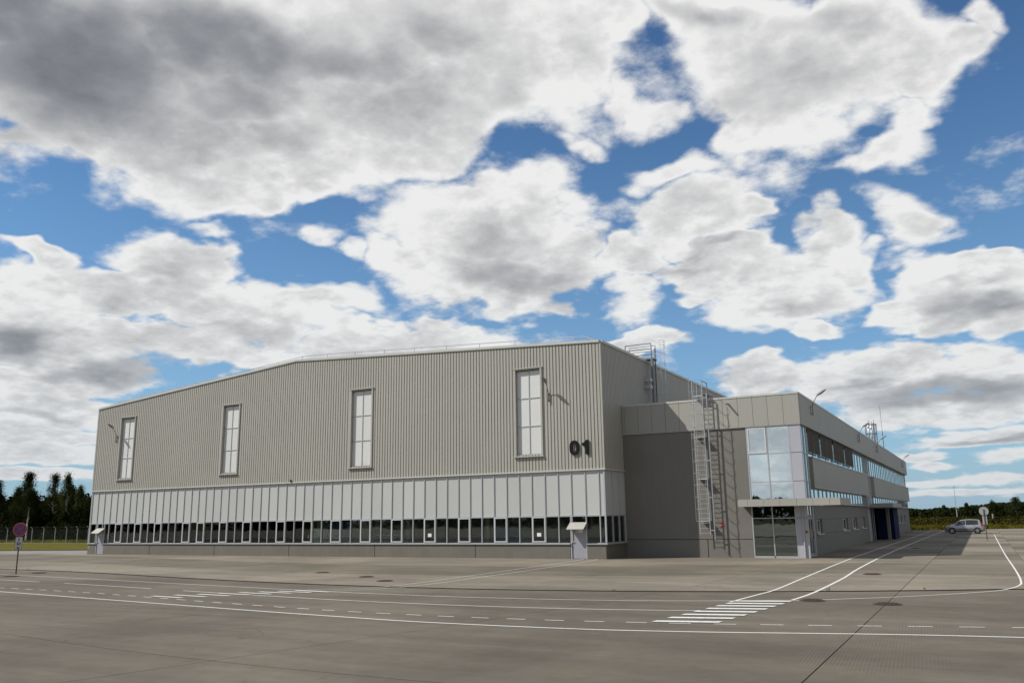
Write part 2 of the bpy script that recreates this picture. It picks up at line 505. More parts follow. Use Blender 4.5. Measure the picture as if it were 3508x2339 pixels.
def paint_mat(name, color):
    """road paint: worn through where the noise says so"""
    m = bpy.data.materials.new(name); m.use_nodes = True
    g = NG(m.node_tree); p = m.node_tree.nodes['Principled BSDF']
    pos = g.node('ShaderNodeNewGeometry').outputs['Position']
    w = g.mapr(g.noise(pos, 9.0, 7.0, 0.75), 0.48, 0.66)
    w2 = g.mapr(g.noise(pos, 0.5, 3.0, 0.5), 0.45, 0.7)
    col = g.mix(g.math('MULTIPLY', w, g.math('MULTIPLY_ADD', w2, 0.6, 0.15)), (*color, 1), (0.26, 0.25, 0.225, 1))
    g.put(p.inputs['Base Color'], col); p.inputs['Roughness'].default_value = 0.7
    return m


def leaf_mat(name, color, trans=0.25, var=0.5, scale=0.5):
    m = bpy.data.materials.new(name); m.use_nodes = True
    t = m.node_tree; t.nodes.clear(); g = NG(t)
    pos = g.node('ShaderNodeNewGeometry').outputs['Position']
    n = g.mapr(g.noise(pos, scale, 4.0, 0.6), 0.3, 0.7); n2 = g.noise(pos, 7.0, 2.0, 0.5)
    k = g.math('MULTIPLY', g.math('MULTIPLY_ADD', n, 2 * var, 1 - var), g.math('MULTIPLY_ADD', n2, 0.8, 0.6))
    oi = g.node('ShaderNodeObjectInfo').outputs['Random']
    k = g.math('MULTIPLY', k, g.math('MULTIPLY_ADD', oi, 0.4, 0.8))
    c = g.vec('SCALE', g.mix(n2, (*color, 1), (color[0] * 1.5, color[1] * 1.1, color[2] * 0.7, 1)), scale=k)
    d = g.node('ShaderNodeBsdfDiffuse'); g.L.new(c, d.inputs[0])
    tr = g.node('ShaderNodeBsdfTranslucent'); g.L.new(c, tr.inputs[0])
    mx = g.node('ShaderNodeMixShader'); mx.inputs[0].default_value = trans
    g.L.new(d.outputs[0], mx.inputs[1]); g.L.new(tr.outputs[0], mx.inputs[2])
    o = g.node('ShaderNodeOutputMaterial'); g.L.new(mx.outputs[0], o.inputs[0])
    return m


def grass_mat(name, a, b, scale=0.25):
    m = bpy.data.materials.new(name); m.use_nodes = True
    g = NG(m.node_tree); p = m.node_tree.nodes['Principled BSDF']
    pos = g.node('ShaderNodeNewGeometry').outputs['Position']
    n = g.mapr(g.noise(pos, scale, 6.0, 0.65), 0.32, 0.68)
    f = g.noise(pos, 9.0, 4.0, 0.7)
    col = g.vec('SCALE', g.mix(n, (*a, 1), (*b, 1)), scale=g.math('MULTIPLY_ADD', f, 1.0, 0.5))
    g.put(p.inputs['Base Color'], col); p.inputs['Roughness'].default_value = 0.95
    p.inputs['Specular IOR Level'].default_value = 0.1
    bp = g.node('ShaderNodeBump'); bp.inputs['Strength'].default_value = 0.8; bp.inputs['Distance'].default_value = 0.1
    g.L.new(f, bp.inputs['Height']); g.L.new(bp.outputs[0], p.inputs['Normal'])
    return m


M_CLAD = mat('profiled_sheet', (0.383, 0.376, 0.334), 0.5, 0.0, 0.03, 0.25, fine=0.015, streak=0.05)
M_FASCIA = mat('fascia_sheet', (0.345, 0.338, 0.301), 0.5, 0.0, 0.03, 0.3, rand=0.02, fine=0.015, streak=0.06)
M_GREY = mat('grey_panel', (0.167, 0.158, 0.139), 0.6, 0.0, 0.05, 0.6, bump=0.06, bscale=120, rand=0.02, fine=0.04, streak=0.12)
M_PLINTH = mat('plinth_panel', (0.146, 0.136, 0.115), 0.7, 0.0, 0.07, 0.9, bump=0.08, bscale=140, rand=0.03, fine=0.05, streak=0.16)
M_WHITEP = mat('translucent_panel', (0.590, 0.609, 0.586), 0.45, 0.0, 0.02, 0.4, rand=0.04, fine=0.0, streak=0.04, spec=0.9)
M_MILK = mat('milky_pane', (0.766, 0.771, 0.754), 0.4, 0.0, 0.02, 0.4, rand=0.05, fine=0.0, streak=0.04, spec=0.8)
M_ALU = mat('aluminium', (0.452, 0.461, 0.479), 0.42, 0.35, 0.05, 1.5, fine=0.0)
M_WFRAME = mat('white_frame', (0.60, 0.60, 0.61), 0.4, 0.0, 0.02, 2.0, fine=0.0)
M_WCOL = mat('white_alloy_panel', (0.435, 0.435, 0.479), 0.4, 0.1, 0.03, 0.8, fine=0.0)
M_TRIM = mat('pale_trim', (0.522, 0.522, 0.487), 0.45, 0.1, 0.04, 1.0, fine=0.0, rand=0.03)
M_DTRIM = mat('dark_joint', (0.05, 0.048, 0.045), 0.8, 0.0, 0.1, 2.0)
M_DOOR = mat('door_paint', (0.313, 0.313, 0.357), 0.45, 0.0, 0.03, 1.0, fine=0.0)
M_BLIND = mat('blind_slat', (0.045, 0.045, 0.047), 0.5, 0.1, 0.1, 3.0)
M_GALV = mat('galvanised_steel', (0.50, 0.52, 0.54), 0.45, 0.55, 0.15, 8.0)
M_GALVD = mat('weathered_steel', (0.20, 0.205, 0.21), 0.55, 0.4, 0.2, 5.0)
M_BLACK = mat('black_plastic', (0.010, 0.010, 0.011), 0.8, 0.0, 0.1, 4.0, spec=0.15)
M_BLUE = mat('blue_panel', (0.004, 0.012, 0.050), 0.85, 0.0, 0.1, 1.0, spec=0.2)
M_ROOF = mat('roof_sheet', (0.35, 0.35, 0.34), 0.6, 0.2, 0.08, 0.5)
M_INT = mat('interior_wall', (0.320, 0.320, 0.302), 0.8, 0.0, 0.2, 0.6)
M_INTF = mat('interior_floor', (0.198, 0.198, 0.189), 0.6, 0.0, 0.2, 0.6)
def let_light_through(m, share):
    t = m.node_tree; g = NG(t); p = t.nodes['Principled BSDF']; o = t.nodes['Material Output']
    tr = g.node('ShaderNodeBsdfTranslucent'); tr.inputs[0].default_value = (0.85, 0.88, 0.85, 1)
    mx = g.node('ShaderNodeMixShader'); mx.inputs[0].default_value = share
    g.L.new(p.outputs[0], mx.inputs[1]); g.L.new(tr.outputs[0], mx.inputs[2]); g.L.new(mx.outputs[0], o.inputs[0])
let_light_through(M_WHITEP, 0.20); let_light_through(M_MILK, 0.16)
M_GLASS = glass_mat('window_glass', 0.035, (0.9, 0.95, 0.95), through=(0.74, 0.79, 0.78), wavy=0.04)
M_MIRROR = glass_mat('coated_glass', 0.90, (0.90, 0.99, 1.0), through=(0.20, 0.24, 0.25), wavy=0.06)
M_MIRROR2 = glass_mat('coated_glass_lower', 0.24, (0.80, 0.93, 0.93), through=(0.20, 0.24, 0.25), wavy=0.05)
M_CON = [concrete_mat('concrete_foreground', (0.130, 0.113, 0.087), 0.5, 0.05), concrete_mat('concrete_pale', (0.204, 0.177, 0.137), 0.0, 0.07),
         concrete_mat('concrete_dark', (0.144, 0.124, 0.093), 0.0, 0.05)]
M_JOINT = mat('joint_filler', (0.035, 0.028, 0.024), 0.9, 0.0, 0.3, 6.0)
M_ASPH = mat('asphalt', (0.20, 0.19, 0.185), 0.9, 0.0, 0.1, 0.5, bump=0.2)
M_PAINT = paint_mat('road_paint', (0.66, 0.66, 0.63))
M_IRON = mat('cast_iron', (0.07, 0.042, 0.034), 0.7, 0.3, 0.3, 12.0, bump=0.5, bscale=50)
M_GRASS = grass_mat('mown_grass', (0.085, 0.082, 0.012), (0.115, 0.10, 0.016))
M_FIELD = grass_mat('rough_meadow', (0.032, 0.038, 0.012), (0.055, 0.042, 0.018), 0.06)
M_BARK = mat('birch_bark', (0.50, 0.48, 0.44), 0.8, 0.0, 0.5, 6.0, bump=0.3)
M_BARKD = mat('dark_bark', (0.06, 0.05, 0.04), 0.9, 0.0, 0.3, 6.0)
M_LEAF = leaf_mat('birch_leaves', (0.036, 0.052, 0.020))
M_LEAFD = leaf_mat('dark_leaves', (0.018, 0.028, 0.010), 0.15)
M_PINE = leaf_mat('distant_leaves', (0.026, 0.040, 0.017), 0.15, 0.4, 0.05)
M_WEED = leaf_mat('weed_blades', (0.10, 0.13, 0.03), 0.3)
M_RED = mat('sign_red', (0.36, 0.022, 0.026), 0.4, fine=0.0, var=0.03)
M_SBLUE = mat('sign_blue', (0.025, 0.06, 0.24), 0.4, fine=0.0, var=0.03)
M_SWHITE = mat('sign_white', (0.52, 0.53, 0.53), 0.4, fine=0.0, var=0.03)
M_SGREY = mat('sign_back', (0.42, 0.44, 0.45), 0.4, 0.4, var=0.05, fine=0.0)
M_POLE = mat('sign_pole', (0.10, 0.075, 0.07), 0.6, 0.3, 0.2, 5.0)
M_YEL = mat('sign_yellow', (0.40, 0.26, 0.05), 0.5, fine=0.0)
M_LAMP = mat('lamp_housing', (0.26, 0.26, 0.27), 0.6, 0.1, 0.05, 3.0, fine=0.0)
M_HOOD = mat('hood_sheet', (0.36, 0.35, 0.315), 0.5, 0.1, 0.03, 1.0, fine=0.0)
M_SILVER = mat('silver_car_paint', (0.40, 0.405, 0.44), 0.32, 0.6, 0.02, 1.0, fine=0.0)
M_CGLASS = mat('car_glass', (0.015, 0.022, 0.022), 0.05, 0.0, 0.0, 1.0, fine=0.0, spec=0.9)
M_TYRE = mat('tyre_rubber', (0.02, 0.02, 0.02), 0.8, fine=0.0)
M_RIM = mat('wheel_rim', (0.50, 0.50, 0.52), 0.35, 0.7, fine=0.0)
M_TAIL = mat('tail_lamp', (0.35, 0.01, 0.015), 0.2, fine=0.0)
M_CBLK = mat('car_black_trim', (0.03, 0.03, 0.03), 0.6, fine=0.0)
M_RACK = mat('rack_blue', (0.04, 0.14, 0.42), 0.5, fine=0.0)
M_CARD = mat('carton', (0.30, 0.22, 0.13), 0.8)
M_CREAM = mat('cream_steel', (0.40, 0.40, 0.27), 0.5)
M_TARP = mat('grey_tarpaulin', (0.30, 0.31, 0.33), 0.6, bump=0.3, bscale=3)
M_PAPER = mat('paper', (0.75, 0.75, 0.72), 0.7, fine=0.0)
M_ORANGE = mat('orange_board', (0.45, 0.12, 0.02), 0.6)


# ------------------------------------------------------------ ground
import numpy as np
CAMX, CAMY = 18.1057, -43.7180


def curve(pts, deg):
    xs = [p[0] for p in pts]; ys = [p[1] for p in pts]
    c = np.polyfit(xs, ys, deg); lo, hi = min(xs), max(xs)
    return lambda x: float(np.polyval(c, min(max(x, lo), hi)))


def resample(pts, n):
    """Catmull-Rom through the measured points"""
    P = [Vector((p[0], p[1])) for p in pts]; out = []
    for i in range(len(P) - 1):
        a = P[max(i - 1, 0)]; b = P[i]; c = P[i + 1]; d = P[min(i + 2, len(P) - 1)]
        for k in range(n):
            t = k / n
            out.append(0.5 * ((2 * b) + (c - a) * t + (2 * a - 5 * b + 4 * c - d) * t * t + (-a + 3 * b - 3 * c + d) * t ** 3))
    out.append(P[-1]); return out


EDGE = [(-24, -24.4), (-12.17, -25.6), (-6.42, -26.24), (-1.81, -26.76), (1.96, -27.18), (4.78, -27.42), (6.66, -27.55), (8.88, -27.5), (10.89, -27.33), (12.49, -27.02), (13.74, -26.7), (15.58, -26.15), (17.08, -25.76), (18.5, -25.5), (22, -24.9), (30, -24.0), (60, -22.0)]
DASH = [(-24, -23.3), (-13.95, -24.43), (-10.02, -24.75), (-5.81, -25.23), (-2.73, -25.61), (0.25, -26.0), (3.16, -26.27), (6.83, -26.4), (8.62, -26.33), (11.2, -26.0), (12.94, -25.6), (14.71, -25.09), (16.56, -24.5), (18.44, -24.0), (22, -23.2)]
CENTER = [(-24, -21.2), (-18.86, -21.62), (-13.77, -22.14), (-7.83, -22.9), (-1.75, -23.65), (1.99, -24.0), (4.22, -24.13), (6.96, -24.08), (9.33, -23.78), (11.27, -23.35), (11.94, -23.15)]
FAR = [(-30, -18.5), (-21.77, -19.31), (-14.1, -20.16), (-7.0, -21.06), (-1.99, -21.64), (1, -21.93), (4.28, -22.0), (7.96, -21.68), (10.2, -21.2), (12.2, -20.46), (13.43, -19.93), (14.47, -19.23), (16.32, -17.58), (17.87, -15.72), (18.4, -14.79), (18.82, -13.1), (18.95, -11.0), (18.97, -5.19), (18.9, 8), (18.88, 25.1), (18.87, 54.0)]
Y_DRAIN = curve([(-28.2, -16.1), (-20, -17.0), (-12, -18.15), (-7, -18.9), (-1.8, -19.45), (0.4, -19.6), (3.2, -19.5), (5.9, -19.2), (9.2, -18.5), (12.4, -17.2), (16.2, -15.57), (18.9, -14.5)], 4)
Y_A = curve([(-40.5, -2.3), (-22.2, -6.3), (-13.9, -7.1), (-3.75, -7.9), (4.0, -5.7), (12.9, -0.9)], 3)
Y_B = curve([(-34.3, -9.7), (-18.6, -12.6), (-5.5, -13.9), (2.7, -13.2), (6.3, -11.9), (12.9, -8.3)], 3)
Y_MID = curve([(-20, -20.6), (-7, -21.9), (1, -22.9), (7, -22.8), (11, -22.2), (15, -20.5), (19, -18.8)], 3)
Y_1 = curve([(-0.35, -32.58), (3.46, -32.89), (7.0, -33.28), (9.7, -33.45), (12, -33.4), (19, -32.6)], 2)
ROWS = [lambda x: -47.0, lambda x: -40.0, Y_1, Y_MID, Y_DRAIN, Y_B, Y_A, lambda x: 0.35 if x < -1.3 else 3.0]
ROWMAT = [0, 0, 0, 0, 1, 2, 1]
HALF = [0.008, 0.008, 0.010, 0.008, 0.19, 0.007, 0.007, 0.006]      # half joint widths by row line
XS = [-70 + 5.8 * k for k in range(0, 12)] + [-1.4, 4.5, 9.75, 15.75, 19.5, 25.0]


def colx(i, y):
    x0 = XS[int(i)]; f = i - int(i)
    if f: x0 = x0 * (1 - f) + XS[int(i) + 1] * f
    if y < -15: x0 -= max(0.0, (15.8 - x0)) * 0.47 * ((-15 - y) / 17.5) ** 1.35
    return x0


def corner(i, j):
    y = -10.0; x = 0.0
    j0 = int(j); f = j - j0
    for _ in range(8):
        x = colx(i, y)
        y = ROWS[j0](x)
        if f: y = y * (1 - f) + ROWS[j0 + 1](x) * f
    return Vector((x, y))


def in_view(p):
    """kept when the photograph could show it (with a margin)"""
    d = Vector((p.x - CAMX, p.y - CAMY)); a = math.degrees(math.atan2(d.x, d.y))
    return -66 < a < 12 and d.length > 3


apron = MB().poly([(-260, -160, -0.06), (140, -160, -0.06), (140, 140, -0.06), (9, 140, -0.06), (9, 3.5, -0.06), (-5, 3.5, -0.06), (-5, 1.5, -0.06), (-260, 1.5, -0.06)]).build(
    'apron', M_JOINT, kind='structure')


def slab(quad_fn, gx, gy0, gy1, m, n=5):
    """one cast slab: a sheet of its own with edges, standing clear of its neighbours by the joint"""
    top = []
    for a in range(n + 1):
        row = []
        for b in range(n + 1):
            row.append(quad_fn(a / n, b / n))
        top.append(row)
    # pull the rim in by the half joint
    for a in range(n + 1):
        top[a][0] = top[a][0] + (top[a][1] - top[a][0]).normalized() * gy0
        top[a][n] = top[a][n] + (top[a][n - 1] - top[a][n]).normalized() * gy1
    for b in range(n + 1):
        top[0][b] = top[0][b] + (top[1][b] - top[0][b]).normalized() * gx[0]
        top[n][b] = top[n][b] + (top[n - 1][b] - top[n][b]).normalized() * gx[1]
    s = MB(); ix = {}
    for a in range(n + 1):
        for b in range(n + 1):
            ix[a, b] = len(s.v); s.v.append((top[a][b].x, top[a][b].y, 0.0))
    for a in range(n):
        for b in range(n):
            s.f.append((ix[a, b], ix[a + 1, b], ix[a + 1, b + 1], ix[a, b + 1]))
    rim = [ix[a, 0] for a in range(n + 1)] + [ix[n, b] for b in range(1, n + 1)] + [ix[a, n] for a in range(n - 1, -1, -1)] + [ix[0, b] for b in range(n - 1, 0, -1)]
    k = len(s.v); s.v += [(s.v[i][0], s.v[i][1], -0.058) for i in rim]
    L = len(rim)
    s.f += [(rim[i], k + i, k + (i + 1) % L, rim[(i + 1) % L]) for i in range(L)]
    o = s.build('slab', m, apron)
    o.data.materials.append(M_JOINT)
    k0 = n * n
    for f in range(k0, len(o.data.polygons)): o.data.polygons[f].material_index = 1
    return o


def gapx(i): return 0.010 if i == XS.index(15.75) else (0.008 if XS[i] < 15 else 0.007)


for j in range(len(ROWS) - 1):
    for i in range(len(XS) - 1):
        q = [corner(i, j), corner(i + 1, j), corner(i, j + 1), corner(i + 1, j + 1)]
        if not any(in_view(p) for p in q): continue
        mi = ROWMAT[j]
        if j == 6 and i >= 11: mi = 1
        slab(lambda a, b, i=i, j=j: corner(min(i + a, i + 0.99999), min(j + b, j + 0.99999)), (gapx(i), gapx(i + 1)), HALF[j], HALF[j + 1], M_CON[mi])
ry = [3.0 + 6.0 * k for k in range(15)]
for j in range(len(ry) - 1):
    for i in range(XS.index(9.75), len(XS) - 1):
        x0, x1 = XS[i], XS[i + 1]
        slab(lambda a, b, x0=x0, x1=x1, y0=ry[j], y1=ry[j + 1]: Vector((x0 + (x1 - x0) * a, y0 + (y1 - y0) * b)),
             (gapx(i), gapx(i + 1)), 0.006, 0.006, M_CON[1] if (i + j) % 3 else M_CON[2], 2)
op = MB()
op.poly([(25.01, -46.99, 0), (140, -46.99, 0), (140, 135, 0), (25.01, 135, 0)])
op.poly([(9.75, 87.02, 0), (25.0, 87.02, 0), (25.0, 135, 0), (9.75, 135, 0)])
op.poly([(-260, -160, 0), (140, -160, 0), (140, -47.0, 0), (-260, -47.0, 0)])
op.poly([(-260, -47.0, 0), (-75.0, -47.0, 0), (-75.0, -0.2, 0), (-260, -40, 0)])
op.build('outer_paving', M_CON[1], apron)

terrain = MB()
n = 64
ringp = [(math.cos(2 * PI * k / n) * 4500, math.sin(2 * PI * k / n) * 4500) for k in range(n)]
terrain.poly([(x, y, -0.10) for x, y in ringp]).build('terrain', M_FIELD, kind='structure')
MB().poly([(-260, 1.5, -0.02), (-260, -60, -0.02), (-75, -0.5, -0.02), (-43.0, 0.34, -0.02), (-43.0, 12, -0.02), (-100, 12, -0.02)]).build('service_road', M_ASPH, kind='structure')
MB().poly([(-63.8, 4.75, 0.02), (-54.4, 7.3, 0.02), (-43.9, 10.1, 0.02), (-43.9, 27.3, 0.02), (-84.5, 27.3, 0.02), (-101.0, 27.0, 0.02), (-300, 15, 0.02), (-300, -59, 0.02)]).build(
    'mown_lawn', M_GRASS, kind='structure')
MB().poly([(-43.9, 27.3, 0.012), (-43.9, 28.9, 0.012), (-86, 28.9, 0.012), (-102, 28.7, 0.012), (-300, 17, 0.012), (-300, 15, 0.012), (-101.0, 27.0, 0.012), (-84.5, 27.3, 0.012)]).build(
    'fence_path', M_CON[1], kind='structure')
# rough meadow on the right, beyond the edge of the paving
MB().poly([(3, 77.5, 0.03), (12.96, 82.0, 0.03), (22.7, 89.3, 0.03), (40, 101, 0.03), (140, 150, 0.03), (1500, 700, 0.03), (1500, 2500, 0.03), (-600, 2500, 0.03), (-60, 77.5, 0.03)]).build(
    'meadow', M_FIELD, kind='structure')

# ---- painted markings
Z1 = 0.004
marks = empty('road_markings', (0, 0, 0), kind='structure')
MB().ribbon(resample(EDGE, 4), 0.085, Z1).build('edge_line', M_PAINT, marks)
MB().ribbon(resample(FAR, 5), 0.06, Z1).build('lane_line', M_PAINT, marks)
fc = curve(CENTER, 4)
for a, b in ((-24, -22.0), (-19.5, -15.7), (-13.77, -7.83), (-5.91, 11.94)):
    k = max(3, int((b - a) / 0.8))
    MB().ribbon([(a + (b - a) * t / k, fc(a + (b - a) * t / k)) for t in range(k + 1)], 0.065, Z1).build('centre_line', M_PAINT, marks)
fd = curve(DASH, 5)
x = 3.88 - 0.905 * 27
while x < 40.0:
    MB().ribbon([(x, fd(x)), (x + 0.22, fd(x + 0.22)), (x + 0.44, fd(x + 0.44))], 0.06, Z1).build('dash', M_PAINT, marks)
    x += 0.905
WL = [(12.05, -20.9), (12.25, -18.5), (12.36, -16.5), (12.25, -11.3), (12.08, -2), (12.0, 7.5), (12.1, 30), (12.3, 76)]
WR = [(13.42, -19.95), (13.58, -17.3), (13.55, -11), (13.35, -4.3), (13.2, 13), (13.4, 45), (13.7, 76)]
MB().ribbon(resample(WL, 4), 0.075, Z1).build('walkway_line', M_PAINT, marks)
MB().ribbon(resample(WR, 4), 0.085, Z1).build('walkway_line', M_PAINT, marks)
MB().ribbon(resample([(-1.9, -21.45), (-0.11, -19.6), (-0.19, -13.9), (-0.9, -3.3), (-1.35, -0.1)], 4), 0.05, Z1 * 2).build('path_line', M_PAINT, marks)
MB().ribbon(resample([(-0.83, -21.9), (0.6, -19.5), (0.63, -14.1), (0.0, -3.1), (-0.55, -0.1)], 4), 0.05, Z1 * 2).build('path_line', M_PAINT, marks)
for (px, py) in ((11.62, -25.74), (11.71, -24.97), (11.8, -24.27), (11.87, -23.55), (11.95, -22.83), (12.0, -22.13), (12.07, -21.45), (12.12, -20.77)):
    s_ = 0.34
    MB().poly([(px, py, Z1 * 3), (px + 1.36, py + s_, Z1 * 3), (px + 1.38, py + s_ + 0.27, Z1 * 3), (px + 0.03, py + 0.27, Z1 * 3)]).build('crossing_stripe', M_PAINT, marks)
for (px, py) in ((-5.11, -25.1), (-4.68, -24.58), (-4.21, -24.08), (-3.78, -23.6), (-3.35, -23.15), (-2.93, -22.72), (-2.5, -22.3), (-2.1, -21.92)):
    MB().poly([(px, py, Z1 * 3), (px + 1.5, py - 0.12, Z1 * 3), (px + 1.57, py + 0.02, Z1 * 3), (px + 0.07, py + 0.14, Z1 * 3)]).build('crossing_stripe', M_PAINT, marks)

# ---- manhole covers
def manhole(x, y, r, label):
    t = empty('manhole_cover', (x, y, 0.0), label=label, cat='manhole cover', group='iron manhole covers in the paving')
    s = MB()
    ri = []; ro = []
    for k in range(24):
        a = 2 * PI * k / 24
        ri.append((math.cos(a) * r * 0.86, math.sin(a) * r * 0.86, 0.02)); ro.append((math.cos(a) * r, math.sin(a) * r, 0.012))
    for k in range(24):
        s.poly([ri[k], ro[k], ro[(k + 1) % 24], ri[(k + 1) % 24]])
    s.build('frame_ring', M_IRON, t, local=True)
    l = MB().tube([(0, 0, 0.0), (0, 0, 0.024)], r * 0.82, 24)
    for k in range(-3, 4):
        w = math.sqrt(max(0, (r * 0.74) ** 2 - (k * r * 0.2) ** 2))
        l.box(-w, w, k * r * 0.2 - 0.012, k * r * 0.2 + 0.012, 0.024, 0.031)
    l.build('lid', M_IRON, t, local=True)
MAN = [(-7.91, -13.83, 0.32, 'manhole cover nearest the grey hangar wall, left of the twin white path lines'),
       (-4.07, -15.6, 0.32, 'manhole cover left of the twin path lines with a pale scrape beside it'),
       (-1.85, -17.3, 0.32, 'manhole cover just behind the dark drain joint, left of the twin path lines'),
       (14.26, -8.93, 0.33, 'manhole cover right of the walkway lines, between drain joint and office'),
       (13.95, -19.85, 0.33, 'manhole cover at the foot of the right walkway line, on the lane line'),
       (15.79, -20.17, 0.34, 'manhole cover on the long slab joint in front of the drain, rightmost of all'),
       (-20.67, -20.1, 0.36, 'manhole cover just in front of the no stopping sign post'),
       (-22.06, -17.9, 0.36, 'manhole cover behind the no stopping sign post, close to the joint'),
       (14.11, 17.1, 0.30, 'manhole cover far back in the shade of the office building'),
       (17.0, -13.4, 0.02, '')]
for mx in MAN[:9]: manhole(*mx)


def weed(x, y, h, label):
    s = MB(); r_ = random.Random(int(x * 100))
    for k in range(14):
        a = r_.uniform(0, 2 * PI); l = r_.uniform(0.5, 1) * h; sp = r_.uniform(0.1, 0.5) * h
        b = Vector((r_.uniform(-0.05, 0.05), r_.uniform(-0.03, 0.03), 0)); w = Vector((-math.sin(a), math.cos(a), 0)) * 0.006
        t = b + Vector((math.cos(a) * sp, math.sin(a) * sp, l))
        s.poly([b - w, b + w, (b + t) / 2 + w * 0.8 + Vector((0, 0, l * 0.1)), t])
    o = s.build('weed_tuft', M_WEED, None, label=label, cat='weed', group='weeds growing in the joints')
    o.location = (x, y, -0.01)
weed(13.85, -16.6, 0.15, 'green weed sprouting from the drain joint beside the right walkway line')
weed(16.35, -15.3, 0.10, 'sparse weed in the drain joint where the long slab joint meets it')
weed(-25.6, -16.2, 0.12, 'low weed left on the joint right of the no stopping sign')
weed(-21.4, -16.7, 0.09, 'flat weed on the joint in front of the left end of the hangar')
weed(7.9, -18.7, 0.08, 'tiny weed in the drain joint left of the zebra crossing')


# ------------------------------------------------------------ hangar
HL = -43.93
E0 = 2.877                      # where the office front stands
ROOFP = [(HL, 11.457), (-22.86, 13.29), (0.0, 12.083)]


def roofz(x):
    if x < -22.86: return 11.457 + (x - HL) / (-22.86 - HL) * (13.29 - 11.457)
    return 13.29 + (x + 22.86) / 22.86 * (12.083 - 13.29)


hangar = empty('hangar', (-22.0, 20.0, 0.0), label='large hangar clad in ribbed grey green sheet, marked 01, with a ribbon of windows', cat='hangar')
MUL = [-43.83, -43.11, -42.35, -41.58, -40.82, -40.07, -39.32, -38.59, -37.84, -37.1, -36.37, -35.6, -34.85, -34.11, -33.34, -32.56, -31.82, -31.08, -30.32, -29.56, -28.79, -28.03, -27.28, -26.47, -25.68,
       -24.94, -24.13, -23.33, -22.54, -21.75, -20.95, -20.15, -19.35, -18.52, -17.71, -16.9, -16.09, -15.27, -14.46, -13.62, -12.81, -11.98, -11.14, -10.32, -9.5, -8.68, -7.86, -7.02, -6.17, -5.34,
       -4.52, -3.67, -2.84, -2.02, -1.16, -0.33]
OPEN = {4, 7, 10, 14, 16, 19, 22, 26, 29, 32, 35, 38, 41, 44, 47, 50}
Z_SILL, Z_TR, Z_BAND = 0.884, 2.327, 4.852
TALL = [(-40.97, -39.40, 5.76, 10.42), (-29.69, -28.12, 5.75, 10.55), (-17.81, -16.15, 5.72, 10.66), (-5.43, -3.79, 5.85, 10.82)]


def rib_profile(a, b, pitch=0.2085):
    """(u, depth) outline of the ribbed sheet: wide crests, narrow grooves"""
    out = []; n = max(1, round((b - a) / pitch)); p = (b - a) / n
    for k in range(n):
        u = a + k * p
        out += [(u, 0.0), (u + p * 0.68, 0.0), (u + p * 0.71, 1.0), (u + p * 0.97, 1.0)]
    out.append((b, 0.0)); return out


RD = 0.045
cl = MB(); prof = rib_profile(HL, 0.0)
for k in range(len(prof) - 1):
    (u0, d0), (u1, d1) = prof[k], prof[k + 1]; um = (u0 + u1) / 2
    y0, y1 = -0.07 + d0 * RD, -0.07 + d1 * RD
    spans = [(Z_BAND + 0.03, None)]
    for (wa, wb, za, zb) in TALL:
        if wa - 0.04 < um < wb + 0.04: spans = [(Z_BAND + 0.03, za), (zb, None)]
    for (s0, s1) in spans:
        t0 = s1 if s1 else roofz(u0); t1 = s1 if s1 else roofz(u1)
        cl.poly([(u0, y0, s0), (u1, y1, s0), (u1, y1, t1), (u0, y0, t0)])
cl.build('front_cladding', M_CLAD, hangar)
cl = MB(); prof = rib_profile(0.0, 46.0)
for k in range(len(prof) - 1):
    (u0, d0), (u1, d1) = prof[k], prof[k + 1]
    s0 = Z_BAND + 0.03
    cl.poly([(0.07 - d0 * RD, u0, s0), (0.07 - d1 * RD, u1, s0), (0.07 - d1 * RD, u1, 12.083), (0.07 - d0 * RD, u0, 12.083)])
cl.build('side_cladding', M_CLAD, hangar)
cl = MB()
cl.poly([(HL, 0, 0), (HL, 46, 0), (HL, 46, 11.457), (HL, 0, 11.457)])
cl.poly([(HL, 46, 0), (0, 46, 0), (0, 46, 12.083), (-22.86, 46, 13.29), (HL, 46, 11.457)])
cl.poly([(0.0, E0 + 0.4, 0), (0.0, 46, 0), (0.0, 46, 4.9), (0.0, E0 + 0.4, 4.9)])
cl.build('rear_wall', M_CLAD, hangar)
rf = MB()
for (xa, za), (xb, zb) in ((ROOFP[0], ROOFP[1]), (ROOFP[1], ROOFP[2])):
    rf.poly([(xa, -0.05, za + 0.01), (xb, -0.05, zb + 0.01), (xb, 46, zb + 0.01), (xa, 46, za + 0.01)])
rf.build('roof', M_ROOF, hangar)
for name, (xa, za), (xb, zb) in (('coping', ROOFP[0], ROOFP[1]), ('coping', ROOFP[1], ROOFP[2])):
    MB().prism([(xa, -0.13, za - 0.09), (xb, -0.13, zb - 0.09), (xb, -0.13, zb + 0.06), (xa, -0.13, za + 0.06)], (0, 0.25, 0)).build(name, M_TRIM, hangar)
MB().box(-0.12, 0.13, 0.122, 46, 12.083 - 0.09, 12.083 + 0.055).build('coping', M_TRIM, hangar)
MB().box(-0.02, 0.082, -0.082, 0.02, Z_BAND + 0.03, 11.99).build('corner_trim', M_CLAD, hangar)
MB().box(HL - 0.05, HL + 0.05, -0.09, 0.1, Z_BAND + 0.03, 11.36).build('corner_trim', M_TRIM, hangar)
# drip edge under the ribbed sheet
MB().box(HL - 0.08, 0.12, -0.12, 0.02, Z_BAND - 0.045, Z_BAND + 0.028).build('drip_edge', M_TRIM, hangar)
MB().box(0.022, 0.122, 0.021, E0 - 0.01, Z_BAND - 0.045, Z_BAND + 0.027).build('drip_edge', M_TRIM, hangar)

